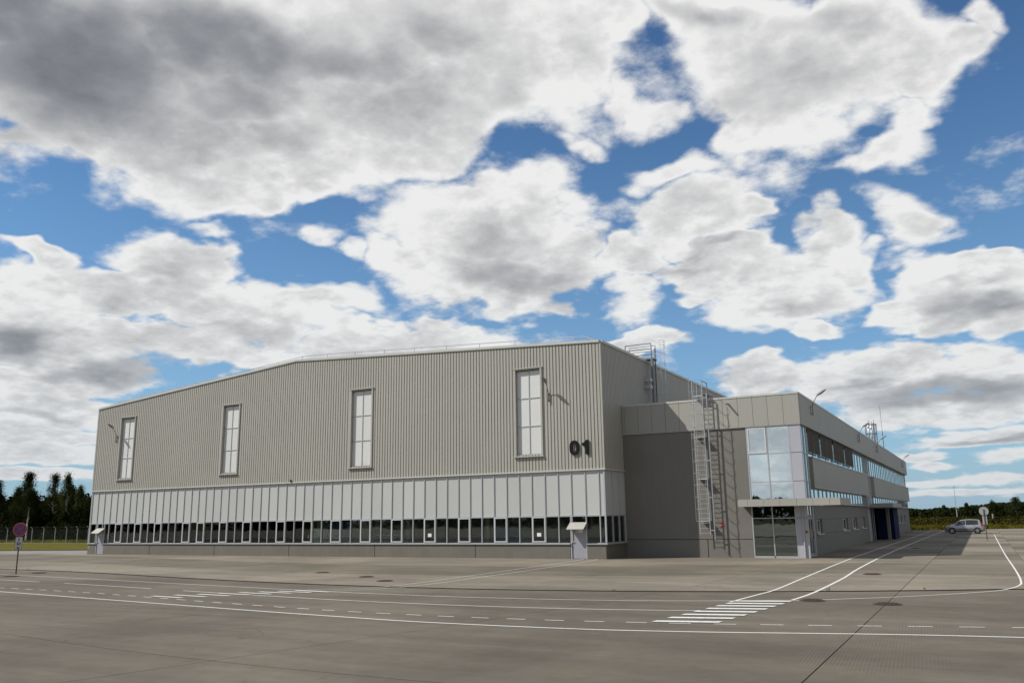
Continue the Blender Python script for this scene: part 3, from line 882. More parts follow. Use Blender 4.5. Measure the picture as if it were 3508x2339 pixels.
# plinth panels, joints left open
PJ = [(HL, -42.98), (-42.08, -36.71), (-36.71, -29.92), (-29.92, -22.9), (-22.9, -15.71), (-15.71, -8.31), (-8.31, -2.14), (-1.14, 0.0)]
for a, b in PJ:
    MB().box(a + 0.02, b - 0.02, -0.06, 0.16, 0.0, Z_SILL - 0.11).build('plinth_panel', M_PLINTH, hangar)
MB().box(-0.16, 0.0, 0.0, E0, 0.0, Z_SILL - 0.112).build('plinth_panel', M_PLINTH, hangar)
for a, b in ((HL, -42.98), (-42.08, -2.14), (-1.14, 0.1)):
    MB().prism([(a, -0.13, Z_SILL - 0.105), (a, 0.2, Z_SILL - 0.105), (a, 0.2, Z_SILL), (a, -0.13, Z_SILL - 0.035)], (b - a, 0, 0)).build('window_sill', M_ALU, hangar)
MB().box(-0.15, 0.1, 0.21, E0, Z_SILL - 0.105, Z_SILL - 0.01).build('window_sill', M_ALU, hangar)
MB().box(HL, -42.98, 0.165, 0.2, 0.0, 0.77).box(-42.08, -2.14, 0.165, 0.2, 0.0, 0.77).build('plinth_backing', M_DTRIM, hangar)

# mullions, panes and translucent panels share meshes; widths come from the object's scale
me_mul = MB().box(-0.028, 0.028, -0.045, 0.09, Z_SILL, Z_BAND - 0.05).mesh('mullion', M_ALU)
pb = MB().box(0, 1, 0.0, 0.04, Z_TR + 0.035, Z_BAND - 0.046); pb.f.pop(4)      # milky sheet on an open tray
me_panel = pb.mesh('translucent_panel', M_WHITEP)
me_pane = MB().box(0, 1, 0.028, 0.036, Z_SILL + 0.01, Z_TR - 0.035).mesh('window_pane', M_GLASS)
me_tr = MB().box(0, 1, -0.03, 0.07, Z_TR - 0.035, Z_TR + 0.033).mesh('transom', M_ALU)


def rel(x, y, z): return (x + 22.0, y - 20.0, z)


for x in MUL: put('mullion', me_mul, hangar, rel(x, 0, 0))
MB().box(-0.05, 0.045, -0.05, 0.045, Z_SILL, Z_BAND - 0.046).build('corner_post', M_ALU, hangar)
MB().box(HL - 0.02, HL + 0.06, -0.05, 0.05, Z_SILL, Z_BAND - 0.046).build('corner_post', M_ALU, hangar)
edges = [HL + 0.06] + MUL + [-0.052]
fr = MB()
for k in range(len(edges) - 1):
    a, b = edges[k] + 0.028, edges[k + 1] - 0.028
    if k == 0: a = edges[0]
    if k == len(edges) - 2: b = edges[-1]
    w = b - a
    put('translucent_panel', me_panel, hangar, rel(a, 0, 0), (w, 1, 1))
    put('transom', me_tr, hangar, rel(a, 0, 0), (w, 1, 1))
    bay = k - 1
    if bay in (1, 53): continue                                     # the doors
    if bay in OPEN:
        f = MB(); t = 0.045
        z0, z1 = Z_SILL + 0.02, Z_TR - 0.04
        f.box(a, a + t, -0.06, 0.02, z0, z1).box(b - t, b, -0.06, 0.02, z0, z1).box(a + t, b - t, -0.06, 0.02, z0, z0 + t + 0.01).box(a + t, b - t, -0.06, 0.02, z1 - t, z1)
        fo = f.build('opening_sash', M_WFRAME, hangar)
        put('pane', MB().box(0, w - 2 * t, -0.02, -0.012, z0 + t + 0.01, z1 - t).mesh('pane', M_GLASS), fo, rel(a + t, 0, 0))
    else:
        put('window_pane', me_pane, hangar, rel(a, 0, 0), (w, 1, 1))
# short return of the glazing on the side wall
for (a, b) in ((0.045, 0.98), (1.03, 1.94), (1.99, E0 - 0.02)):
    MB().box(-0.03, 0.0, a, b, Z_TR + 0.035, Z_BAND - 0.046).build('translucent_panel', M_WHITEP, hangar)
    MB().box(-0.03, -0.022, a, b, Z_SILL, Z_TR - 0.035).build('window_pane', M_GLASS, hangar)
for y in (1.005, 1.965):
    MB().box(-0.06, 0.045, y - 0.028, y + 0.028, Z_SILL, Z_BAND - 0.046).build('mullion', M_ALU, hangar)
MB().box(-0.06, 0.03, 0.045, E0 - 0.02, Z_TR - 0.033, Z_TR + 0.033).build('transom', M_ALU, hangar)
MB().box(-0.04, 0.07, E0 - 0.06, E0 - 0.005, 0.78, Z_BAND - 0.046).build('corner_post', M_ALU, hangar)

# the four tall windows of six milky panes
for (a, b, z0, z1) in TALL:
    f = MB(); t = 0.06
    f.box(a - 0.11, a + 0.0, -0.13, 0.16, z0 - 0.09, z1 + 0.08).box(b, b + 0.11, -0.13, 0.16, z0 - 0.09, z1 + 0.08)
    f.box(a - 0.16, b + 0.16, -0.15, 0.16, z1 + 0.081, z1 + 0.14).box(a - 0.16, b + 0.16, -0.19, 0.16, z0 - 0.15, z0 - 0.091)
    w = f.build('tall_window', M_CLAD, hangar)
    xm = (a + b) / 2; m = MB().box(xm - 0.025, xm + 0.025, 0.04, 0.12, z0, z1)
    for k in (1, 2):
        z = z0 + (z1 - z0) * k / 3; m.box(a, xm - 0.026, 0.04, 0.12, z - 0.025, z + 0.025).box(xm + 0.026, b, 0.04, 0.12, z - 0.025, z + 0.025)
    m.build('glazing_bars', M_ALU, w)
    for k in range(3):
        za, zb = z0 + (z1 - z0) * k / 3, z0 + (z1 - z0) * (k + 1) / 3
        for (p, q) in ((a, xm), (xm, b)):
            MB().box(p + 0.02, q - 0.02, 0.07, 0.09, za + 0.02, zb - 0.02).build('pane', M_MILK, w)

# figures 0 and 1 standing off the sheet
def ellipse_ring(cx, cz, rx, rz, th, n=32, pw=2.5):
    o = []; i = []
    for k in range(n):
        a = 2 * PI * k / n; c, s_ = math.cos(a), math.sin(a)
        f = lambda v: math.copysign(abs(v) ** (2 / pw), v)
        o.append((cx + rx * f(c), cz + rz * f(s_))); i.append((cx + (rx - th) * f(c), cz + (rz - th * 0.85) * f(s_)))
    return o, i
o, i = ellipse_ring(-1.70, 6.09, 0.29, 0.405, 0.175)
s = MB()
n = len(o)
for k in range(n):
    a, b, c, d_ = o[k], o[(k + 1) % n], i[(k + 1) % n], i[k]
    for y in (-0.17, -0.10):
        s.poly([(p[0], y, p[1]) for p in (a, b, c, d_)])
    s.poly([(a[0], -0.17, a[1]), (b[0], -0.17, b[1]), (b[0], -0.10, b[1]), (a[0], -0.10, a[1])])
    s.poly([(d_[0], -0.17, d_[1]), (c[0], -0.17, c[1]), (c[0], -0.10, c[1]), (d_[0], -0.10, d_[1])])
s.build('figure_zero', M_BLACK, hangar)
MB().prism([(x, -0.17, z) for x, z in ((-1.01, 5.69), (-0.82, 5.69), (-0.82, 6.495), (-0.965, 6.495), (-1.02, 6.41), (-1.10, 6.355), (-1.22, 6.33), (-1.22, 6.19), (-1.01, 6.19))], (0, 0.07, 0)).build('figure_one', M_BLACK, hangar)

# doors with tilted rain hoods
def hangar_door(x0, x1, note_side):
    f = MB(); f.box(x0, x0 + 0.07, -0.05, 0.1, 0.0, 2.30).box(x1 - 0.05, x1, -0.05, 0.1, 0.0, 2.30)
    fo = f.build('door_frame', M_ALU, hangar)
    MB().box(x0 + 0.07, x1 - 0.05, -0.02, 0.04, 1.86, 1.92).build('door_head', M_ALU, fo)
    MB().box(x0 + 0.07, x1 - 0.05, 0.02, 0.03, 1.93, 2.28).build('top_light', M_GLASS, fo)
    lf = MB().box(x0 + 0.085, x1 - 0.065, 0.0, 0.05, 0.02, 1.855).build('door', M_DOOR, hangar)
    MB().box(x0 + 0.12, x0 + 0.15, -0.05, 0.0, 0.86, 0.98).tube([(x0 + 0.13, -0.05, 0.93), (x0 + 0.24, -0.05, 0.93)], 0.012, 6).build('door_handle', M_GALV, lf)
    MB().box(x0 + 0.30, x0 + 0.72, -0.006, -0.001, 1.42, 1.62).build('door_notice', M_PAPER, lf)
    MB().ring((x0 + 0.39, -0.012, 1.52), 0.075, 4, 'Y', 16, 0.011).tube([(x0 + 0.34, -0.012, 1.57), (x0 + 0.44, -0.012, 1.47)], 0.008, 4).build('no_smoking_mark', M_RED, lf)
    MB().box(x0 + 0.36, x0 + 0.55, -0.008, -0.003, 1.64, 1.83).build('blue_notice', M_SBLUE, lf)
    MB().box(x0 + 0.42, x0 + 0.49, -0.013, -0.009, 1.69, 1.78).box(x0 + 0.58, x0 + 0.62, -0.012, -0.008, 1.49, 1.54).build('notice_mark', M_SWHITE, lf)
    # hood: a tilted tray with two cheeks
    zt, zb, yt, yb = 1.98, 1.62, -0.03, -0.55
    h = MB().prism([(x0 - 0.02, yt, zt), (x0 - 0.02, yb, zb), (x0 - 0.02, yb, zb - 0.03), (x0 - 0.02, yt, zt - 0.05)], (x1 - x0 + 0.04, 0, 0))
    h.build('rain_hood', M_HOOD, hangar)
    MB().prism([(x0 + 0.0, yt, zt - 0.05), (x0 + 0.0, yb, zb - 0.03), (x0 + 0.0, yt, zb - 0.0)], (0.02, 0, 0)).prism(
        [(x1 - 0.02, yt, zt - 0.05), (x1 - 0.02, yb, zb - 0.03), (x1 - 0.02, yt, zb)], (0.02, 0, 0)).build('hood_cheek', M_GREY, hangar)
hangar_door(-2.13, -1.14, 1)
hangar_door(-42.98, -42.08, 1)
MB().box(-43.86, -43.64, -0.075, -0.061, 0.45, 0.62).build('wall_notice', M_CARD, hangar)
MB().tube([(-22.9, -0.07, 4.99), (-22.9, -0.17, 5.03)], 0.05, 10).box(-22.94, -22.86, -0.2, -0.07, 4.90, 4.99).build('alarm_sounder', M_IRON, hangar)

# roof guard rail set back from the edge
rail = empty('roof_rail', (-22.0, 1.0, 12.0), label='thin steel guard rail along the front edge of the hangar roof', cat='railing')
px = [-42.9, -40.4, -37.9, -35.3, -32.9, -30.4, -28.0, -25.6, -23.3, -20.99, -18.53, -16.02, -13.56, -11.05, -8.56, -6.03, -3.53, -1.35]
pts = [(-43.6, 1.0, roofz(-43.6) + 0.34)] + [(x, 1.0, roofz(x) + 0.53) for x in px] + [(-0.45, 1.0, roofz(-0.4) + 0.16)]
MB().tube(pts, 0.026, 6).build('top_rail', M_GALV, rail)
for x in px:
    MB().tube([(x, 1.0, roofz(x) + 0.0), (x, 1.0, roofz(x) + 0.52)], 0.02, 6).build('post', M_GALV, rail)

# what the ribbon of windows lets one see
MB().poly([(HL, 0.2, 0.03), (0, 0.2, 0.03), (0, 46, 0.03), (HL, 46, 0.03)]).build('hangar_floor', M_INTF, kind='structure')
iw = MB().poly([(HL + 0.1, 9, 0.03), (-0.1, 9, 0.03), (-0.1, 9, 11.4), (HL + 0.1, 9, 11.4)])
iw.build('inner_partition', M_INT, hangar)
for x, m_ in ((-38.4, M_CREAM), (-32.7, M_CREAM), (-24.1, M_CREAM), (-21.4, M_CREAM), (-8.15, M_CREAM), (-14.0, M_INT)):
    MB().box(x - 0.12, x + 0.12, 1.1, 1.4, 0.03, 11.2).build('steel_column', m_, hangar)
for (xa, xb) in ((-34.6, -32.9), (-24.9, -23.6)):
    d_ = 1 if xa < -30 else -1
    MB().tube([((xa if d_ > 0 else xb) , 1.7, 0.4), ((xb if d_ > 0 else xa), 1.7, 2.9)], 0.09, 6).build('diagonal_brace', M_CREAM, hangar)


def rack(x, y, w, label):
    t = empty('storage_rack', (x, y, 0.03), label=label, cat='shelving', group='storage racks inside the hangar')
    up = MB()
    for a in (0, w):
        for b in (0, 0.6): up.box(a - 0.03, a + 0.03, b - 0.03, b + 0.03, 0, 2.3)
    up.build('upright', M_RACK, t, local=True)
    for z in (0.5, 1.05, 1.6):
        MB().box(0.03, w - 0.03, 0.0, 0.6, z, z + 0.05).build('shelf', M_SWHITE, t, local=True)
    b_ = MB(); x_ = 0.08; r_ = random.Random(int(x * 7))
    for z in (0.55, 1.10, 1.65):
        x_ = 0.08
        while x_ < w - 0.4:
            bw = r_.uniform(0.25, 0.5); b_.box(x_, x_ + bw - 0.05, 0.05, 0.5, z, z + r_.uniform(0.2, 0.42)); x_ += bw
    b_.build('boxes', M_RACK, t, local=True)
rack(-40.0, 2.6, 2.0, 'blue boxes on a rack behind the leftmost opening windows')
rack(-37.3, 2.6, 1.2, 'smaller blue rack behind the window bays right of the first rack')
rack(-21.3, 2.0, 1.7, 'bright blue rack with white shelves behind the middle of the window ribbon')
tb = empty('work_table', (-16.2, 2.2, 0.03), label='pale table standing behind the windows right of the bright blue rack', cat='table')
MB().box(-0.9, 0.9, -0.35, 0.35, 1.26, 1.31).build('tabletop', M_PAPER, tb, local=True)
for a in (-0.8, 0.8):
    for b in (-0.28, 0.28): MB().tube([(a, b, 0), (a * 0.95, b, 1.26)], 0.02, 6).build('leg', M_GALVD, tb, local=True)


def tarp(x, y, w, d_, h, label, seed):
    s = MB(); nx, ny = 22, 8; r_ = Vector((seed * 3.1, 0, 0))
    for j in range(ny + 1):
        for i in range(nx + 1):
            u, v = i / nx, j / ny
            e = min(1, 5 * min(u, 1 - u)) * min(1, 3 * min(v, 1 - v))
            z = h * e * (0.72 + 0.5 * mnoise.noise(Vector((u * 3, v * 2, 0)) + r_))
            s.v.append((u * w - w / 2, v * d_, max(0.0, z)))
    for j in range(ny):
        for i in range(nx):
            a = j * (nx + 1) + i; s.f.append((a, a + 1, a + nx + 2, a + nx + 1))
    o = s.build('covered_load', M_TARP, None, True, label=label, cat='covered load', group='tarpaulin covered loads in the hangar')
    o.location = (x, y, 0.03)
tarp(-27.5, 2.4, 5.0, 3, 1.75, 'load under a grey tarpaulin behind the windows between the two diagonal braces', 1)
tarp(-18.2, 3.0, 2.6, 2.5, 1.6, 'load under a grey tarpaulin just right of the bright blue rack', 2)
tarp(-30.6, 3.2, 2.4, 2.5, 1.55, 'load under a grey tarpaulin right of the first diagonal brace', 3)
MB().box(-7.0, -3.0, 3.0, 3.1, 0.03, 1.55).build('low_screen', M_INT, label='low grey screen behind the last window bays before the near door', cat='screen')
MB().box(-9.3, -7.0, 3.4, 3.6, 0.03, 1.75).build('blue_board', M_RACK, label='dark blue board behind the window bays left of the low grey screen', cat='board')
MB().box(-11.70, -11.44, -0.026, -0.021, 1.22, 1.42).build('paper_notice', M_PAPER, hangar)
MB().box(-4.23, -3.97, -0.026, -0.021, 1.22, 1.42).build('paper_notice', M_PAPER, hangar)


# ------------------------------------------------------------ office wing
W0 = 10.095
F1, F0 = 8.629, 6.947
YE = 76.476
XR = W0 - 0.30                  # plane of the recessed window strips
office = empty('office_wing', (5.0, 40.0, 0.0), label='low two storey office wing with flat roof, pale fascia and glazed corner', cat='building')

# fascia: cassette panels on the front, one long run on the side
FJ = [0.09, 0.25, 1.08, 1.91, 2.74, 3.56, 4.40, 5.24, 6.06, 6.89, 7.70, 8.49, 9.31, W0 + 0.05]
for a, b in zip(FJ[:-1], FJ[1:]):
    MB().box(a + 0.008, b - 0.008, E0 - 0.08, E0 + 0.2, F0, F1 - 0.075).build('fascia_panel', M_FASCIA, office)
MB().box(0.09, W0, E0 - 0.055, E0 + 0.3, F0 + 0.01, F1 - 0.08).build('fascia_backing', M_DTRIM, office)
for a, b in zip(FJ[:-1], FJ[1:]):
    MB().box(a + 0.004, b - 0.004, E0 - 0.10, E0 + 0.22, F1 - 0.07, F1 + 0.03).build('coping', M_TRIM, office)
ys = [E0 + 0.2] + [E0 + 6.2 * k for k in range(1, 12)] + [YE]
for a, b in zip(ys[:-1], ys[1:]):
    MB().box(W0 - 0.2, W0 + 0.05, a + 0.003, b - 0.003, F0, F1 - 0.075).build('fascia_panel', M_FASCIA, office)
    MB().box(W0 - 0.22, W0 + 0.07, a + 0.002, b - 0.002, F1 - 0.07, F1 + 0.03).build('coping', M_TRIM, office)
MB().box(W0 - 0.19, W0 + 0.03, E0 + 0.21, YE - 0.02, F0 + 0.01, F1 - 0.08).build('fascia_backing', M_DTRIM, office)
MB().box(0.1, W0 - 0.22, E0 + 0.22, YE, F1 - 0.3, F1 - 0.15).build('roof', M_ROOF, office)
MB().box(XR - 0.05, W0 - 0.2, E0 + 0.3, YE, F0 - 0.02, F0 + 0.03).build('soffit', M_DTRIM, office)
MB().box(0.09, W0 + 0.04, E0 - 0.075, E0 - 0.03, F0 - 0.03, F0 - 0.004).build('drip_edge', M_TRIM, office)

# front wall of grey panels
g_ = 0.012
for (a, b, z0, z1) in ((0.0, 7.22, 0.97, F0 - 0.04), (0.0, 4.75, 0.0, 0.95), (4.77, 7.22, 0.0, 0.95)):
    MB().box(a + g_, b - g_, E0, E0 + 0.25, z0 + (0.0 if z0 == 0 else g_), z1).build('wall_panel', M_GREY, office)
MB().box(0.0, 7.2, E0 + 0.05, E0 + 0.3, 0.0, F0).build('wall_core', M_DTRIM, office)

# glazing beside the corner: four rows, two columns
GX0, GX1, GM = 7.26, 9.50, 8.32
rows = [(0.10, 2.02), (2.08, 2.70), (3.0, 3.93), (3.97, 5.42), (5.46, 6.90)]
gf = MB().box(GX0 - 0.035, GX0 + 0.03, E0 - 0.03, E0 + 0.12, 0.0, F0 - 0.04).box(GX1 - 0.03, GX1 + 0.03, E0 - 0.03, E0 + 0.12, 0.0, F0 - 0.04).box(GM - 0.028, GM + 0.028, E0 - 0.028, E0 + 0.12, 0.1, F0 - 0.04)
for z in (0.05, 2.05, 2.85, 3.95, 5.44, 6.88):
    h = 0.05 if z == 0.05 else (0.15 if z == 2.85 else 0.024)
    gf.box(GX0 + 0.03, GM - 0.028, E0 - 0.026, E0 + 0.1, z - h, z + h).box(GM + 0.028, GX1 - 0.03, E0 - 0.026, E0 + 0.1, z - h, z + h)
glz = gf.build('corner_glazing', M_ALU, office)
for k, (za, zb) in enumerate(rows):
    for c, (a, b) in enumerate(((GX0 + 0.02, GM - 0.02), (GM + 0.02, GX1 - 0.02))):
        MB().box(a, b, E0 + 0.03, E0 + 0.04, za, zb).build('pane', M_MIRROR2 if k < 2 else M_MIRROR, glz)
a, b, za, zb, t = GX0 + 0.04, GM - 0.035, 5.48, 6.85, 0.07
MB().box(a, a + t, E0 - 0.05, E0 + 0.02, za, zb).box(b - t, b, E0 - 0.05, E0 + 0.02, za, zb).box(a + t, b - t, E0 - 0.05, E0 + 0.02, za, za + t).box(a + t, b - t, E0 - 0.05, E0 + 0.02, zb - t, zb).build('sash', M_WFRAME, glz)

# white corner panels
for (z0, z1) in ((0.0, 2.04), (2.06, 3.94), (3.96, 5.43), (5.45, F0 - 0.035)):
    MB().box(GX1 + 0.035, W0 + 0.0, E0 - 0.03, E0 + 0.22, z0 + 0.004, z1 - 0.004).build('corner_panel', M_WCOL, office)
MB().tube([(9.86, E0 - 0.09, 0.05), (9.86, E0 - 0.09, 2.62)], 0.045, 8).build('downpipe', M_ALU, office)
MB().box(W0 - 0.16, W0 - 0.03, E0 - 0.035, E0 - 0.031, 1.24, 1.41).build('yellow_notice', M_YEL, office)
MB().box(W0 - 0.13, W0 - 0.06, E0 - 0.040, E0 - 0.036, 1.30, 1.37).build('notice_mark', M_BLACK, office)

# glazed strip and door round the corner
XG = W0 - 0.05
ya, ym, yb = E0 + 0.26, 3.95, 4.75
sg = MB()
for y in (ya, ym, yb): sg.box(XG - 0.06, XG + 0.03, y - 0.03, y + 0.03, 2.1 if y == ym else 0.0, F0 - 0.02)
for z in (2.10, 2.70, 3.95, 5.44): sg.box(XG - 0.05, XG + 0.02, ya + 0.03, ym - 0.03, z - 0.025, z + 0.025).box(XG - 0.05, XG + 0.02, ym + 0.03, yb - 0.03, z - 0.025, z + 0.025)
sgo = sg.build('side_glazing', M_ALU, office)
for (p, q) in ((ya + 0.03, ym - 0.03), (ym + 0.03, yb - 0.03)):
    for (z0, z1) in ((2.13, 2.67), (2.73, 3.92), (3.98, 5.41), (5.47, 6.90)):
        MB().box(XG - 0.03, XG - 0.02, p, q, z0, z1).build('pane', M_MIRROR, sgo)
MB().box(W0 - 0.2, W0 - 0.02, E0 + 0.225, ya - 0.035, 0.0, F0 - 0.035).build('corner_panel', M_WCOL, office)
dr = MB()
z0, z1 = 0.03, 2.06
for y in (3.02 + 0.2, 3.93, 4.62): dr.box(XG - 0.05, XG + 0.01, y - 0.05, y + 0.05, z0, z1)
dr.box(XG - 0.05, XG + 0.01, 3.27, 3.88, z0, z0 + 0.16).box(XG - 0.05, XG + 0.01, 3.98, 4.57, z0, z0 + 0.16).box(XG - 0.05, XG + 0.01, 3.27, 3.88, z1 - 0.09, z1).box(XG - 0.05, XG + 0.01, 3.98, 4.57, z1 - 0.09, z1)
dro = dr.build('glass_door', M_ALU, office)
for (p, q) in ((3.27, 3.88), (3.98, 4.57)): MB().box(XG - 0.03, XG - 0.02, p, q, 0.19, 1.97).build('pane', M_GLASS, dro)
MB().tube([(XG + 0.01, 4.05, 1.0), (XG + 0.08, 4.05, 1.0), (XG + 0.08, 4.05, 1.35), (XG + 0.01, 4.05, 1.35)], 0.016, 6).build('door_handle', M_BLACK, dro)
MB().box(XG - 0.1, XG, 4.79, 5.2, 0.0, 2.72).build('door_side_panel', M_WCOL, office)
MB().box(W0 - 0.2, W0 - 0.15, 5.35, 5.5, 1.15, 1.40).build('entry_phone', M_WFRAME, office)

# grey stretch and the two long spandrels that stand proud of the window strips
MB().box(XR - 0.1, XR + 0.05, 4.79, 5.84, 2.80, F0 - 0.02).build('recess_panel', M_GREY, office)
for (p, q) in ((5.85, 32.0), (36.65, YE)):
    n_ = round((q - p) / 6.6)
    for k in range(n_):
        a, b = p + (q - p) * k / n_, p + (q - p) * (k + 1) / n_
        MB().box(XR + 0.0, W0 + 0.02, a + (0 if k == 0 else 0.004), b - (0 if k == n_ - 1 else 0.004), 3.69, 5.30).build('spandrel_panel', M_FASCIA, office)
    MB().box(XR + 0.01, W0 + 0.05, p - 0.02, q, 5.303, 5.38).build('sill', M_ALU, office)
    MB().box(XR + 0.01, W0 + 0.03, p + 0.02, q - 0.02, 3.655, 3.687).build('drip_edge', M_TRIM, office)


def strip(bays, z0, z1, name='strip_window'):
    for (p, q, nsub) in bays:
        f = MB(); x0, x1 = XR - 0.04, XR + 0.03
        f.box(x0, x1, p, p + 0.10, z0, z1).box(x0, x1, q - 0.10, q, z0, z1).box(x0, x1, p + 0.1, q - 0.1, z0, z0 + 0.07).box(x0, x1, p + 0.1, q - 0.1, z1 - 0.07, z1)
        for k in range(1, nsub):
            y = p + (q - p) * k / nsub; f.box(x0, x1, y - 0.05, y + 0.05, z0 + 0.07, z1 - 0.07)
        fo = f.build(name, M_ALU, office)
        for k in range(nsub):
            a = p + (q - p) * k / nsub + 0.06; b = p + (q - p) * (k + 1) / nsub - 0.06
            MB().box(XR - 0.015, XR - 0.005, a, b, z0 + 0.07, z1 - 0.07).build('pane', M_MIRROR, fo)


zu0, zu1 = 5.385, F0 - 0.025
strip([(5.86, 10.2, 2), (10.3, 15.3, 2), (15.4, 20.7, 2), (20.8, 25.5, 2), (25.6, 28.9, 2), (29.0, 32.2, 2)], zu0, zu1)
strip([(36.7 + 4.95 * k, 36.7 + 4.95 * (k + 1) - 0.12, 3) for k in range(8)], zu0, zu1)
strip([(5.9 + 3.0 * k, 5.9 + 3.0 * (k + 1) - 0.06, 2) for k in range(8)], 2.84, 3.65)
strip([(37.5 + 3.85 * k, 37.5 + 3.85 * (k + 1) - 0.08, 2) for k in range(10)], 2.84, 3.65)
MB().box(XR - 0.1, XR + 0.02, 30.0, 32.0, 2.84, 3.65).build('recess_panel', M_GREY, office)
MB().box(XR - 0.1, XR + 0.02, 76.32, YE, 2.8, F0).build('recess_panel', M_GREY, office)
MB().box(XR - 0.02, XR + 0.26, 5.2, 32.0, 2.79, 2.835).build('sill', M_ALU, office)
MB().box(XR - 0.02, XR + 0.26, 37.0, YE, 2.79, 2.835).build('sill', M_ALU, office)
# tall glazing between the two halves
vg = MB()
for y in (32.3, 33.3, 34.3, 35.3, 36.5): vg.box(XR - 0.04, XR + 0.05, y - 0.05, y + 0.05, 2.7, zu1)
for z in (2.75, 3.67, 5.35, 6.88):
    for y in (32.3, 33.3, 34.3, 35.3): vg.box(XR - 0.03, XR + 0.03, y + 0.05, y + (0.95 if y < 35 else 1.15), z - 0.03, z + 0.03)
vgo = vg.build('stair_glazing', M_ALU, office)
for y in (32.3, 33.3, 34.3, 35.3):
    for (z0, z1) in ((2.78, 3.64), (3.70, 5.32), (5.38, 6.85)):
        MB().box(XR - 0.01, XR, y + 0.05, y + (0.95 if y < 35 else 1.15), z0, z1).build('pane', M_MIRROR, vgo)

# dark external blinds
for (p, q) in ((5.95, 10.0), (10.45, 15.1), (15.6, 20.5), (20.95, 25.35)):
    s = MB(); z = F0 - 0.10
    while z > 5.70:
        s.poly([(XR + 0.135, p, z), (XR + 0.100, p, z - 0.070), (XR + 0.100, q, z - 0.070), (XR + 0.135, q, z)]); z -= 0.080
    b_ = s.build('blind', M_BLIND, office)
    MB().box(XR + 0.10, XR + 0.15, p, q, 5.64, 5.68).build('bottom_rail', M_BLIND, b_)
    MB().box(XR + 0.06, XR + 0.15, p, q, F0 - 0.09, F0 - 0.03).build('head_box', M_BLIND, b_)
    for y in (p + 0.02, q - 0.02, (p + q) / 2): MB().tube([(XR + 0.125, y, F0 - 0.1), (XR + 0.125, y, 5.68)], 0.008, 4).build('guide_wire', M_GALV, b_)

# lower wall of the side: three courses of grey panels with small windows
XL = W0 - 0.22
WIN = [(6.95, 8.75), (17.0, 19.6), (22.15, 24.5), (27.2, 29.4), (57.9, 60.3), (62.3, 64.8), (67.2, 69.6)]
for (p, q) in ((5.22, 31.9), (42.1, YE)):
    n_ = max(1, round((q - p) / 5.2))
    for k in range(n_):
        a, b = p + (q - p) * k / n_, p + (q - p) * (k + 1) / n_
        for (z0, z1) in ((0.0, 1.12), (1.935, 2.78)):
            MB().box(XL - 0.2, XL, a + 0.006, b - 0.006, z0 + 0.006, z1 - 0.006).build('wall_panel', M_GREY, office)
    cuts = [p] + [c for w in WIN if p < w[0] < q for c in w] + [q]
    for a, b in zip(cuts[0::2], cuts[1::2]):
        MB().box(XL - 0.2, XL, a + 0.006, b - 0.006, 1.126, 1.929).build('wall_panel', M_GREY, office)
    MB().box(XL - 0.3, XL - 0.16, p, q, 0.0, 1.15).box(XL - 0.3, XL - 0.16, p, q, 1.91, 2.79).build('wall_core', M_DTRIM, office)
for (a, b) in WIN:
    f = MB(); x0, x1 = XL - 0.17, XL - 0.11; m_ = (a + b) / 2
    f.box(x0, x1, a, a + 0.09, 1.15, 1.91).box(x0, x1, b - 0.09, b, 1.15, 1.91).box(x0, x1, m_ - 0.06, m_ + 0.06, 1.22, 1.85).box(x0, x1, a + 0.09, b - 0.09, 1.15, 1.22).box(x0, x1, a + 0.09, b - 0.09, 1.85, 1.91)
    fo = f.build('small_window', M_WFRAME, office)
    for (p, q) in ((a + 0.08, m_ - 0.05), (m_ + 0.05, b - 0.08)): MB().box(x0 + 0.02, x0 + 0.03, p, q, 1.21, 1.86).build('pane', M_GLASS, fo)
    MB().box(XL - 0.12, XL + 0.09, a - 0.1, b + 0.1, 1.08, 1.125).build('window_sill', M_WFRAME, fo)
MB().box(0.1, W0 - 0.25, YE - 0.2, YE, 0, F0).build('end_wall', M_GREY, office)

# main entrance canopy
cx0, cx1, cy0, cy1, cz0, cz1 = 6.82, 11.93, 1.75, 5.75, 2.66, 3.03
js = [cx0, 7.32, 8.15, 8.98, 9.82, 10.62, 11.42, cx1]
for a, b in zip(js[:-1], js[1:]):
    MB().box(a + 0.006, b - 0.006, cy0, cy0 + 0.05, cz0, cz1).build('canopy_fascia', M_FASCIA, office)
MB().box(cx1 - 0.05, cx1 - 0.005, cy0 + 0.052, cy1, cz0, cz1).build('canopy_fascia', M_FASCIA, office)
MB().box(cx0 + 0.005, cx0 + 0.05, cy0 + 0.052, E0 - 0.005, cz0, cz1).build('canopy_fascia', M_FASCIA, office)
MB().box(cx0 + 0.05, cx1 - 0.051, cy0 + 0.051, E0 - 0.035, cz0 + 0.03, cz1 - 0.02).box(W0 + 0.03, cx1 - 0.051, E0 - 0.035, cy1 - 0.01, cz0 + 0.03, cz1 - 0.02).build('canopy_slab', M_GREY, office)
MB().ball((10.9, 2.5, cz0 + 0.02), 0.14, 0.14, 0.07, 12, 6).build('canopy_light', M_TRIM, office)

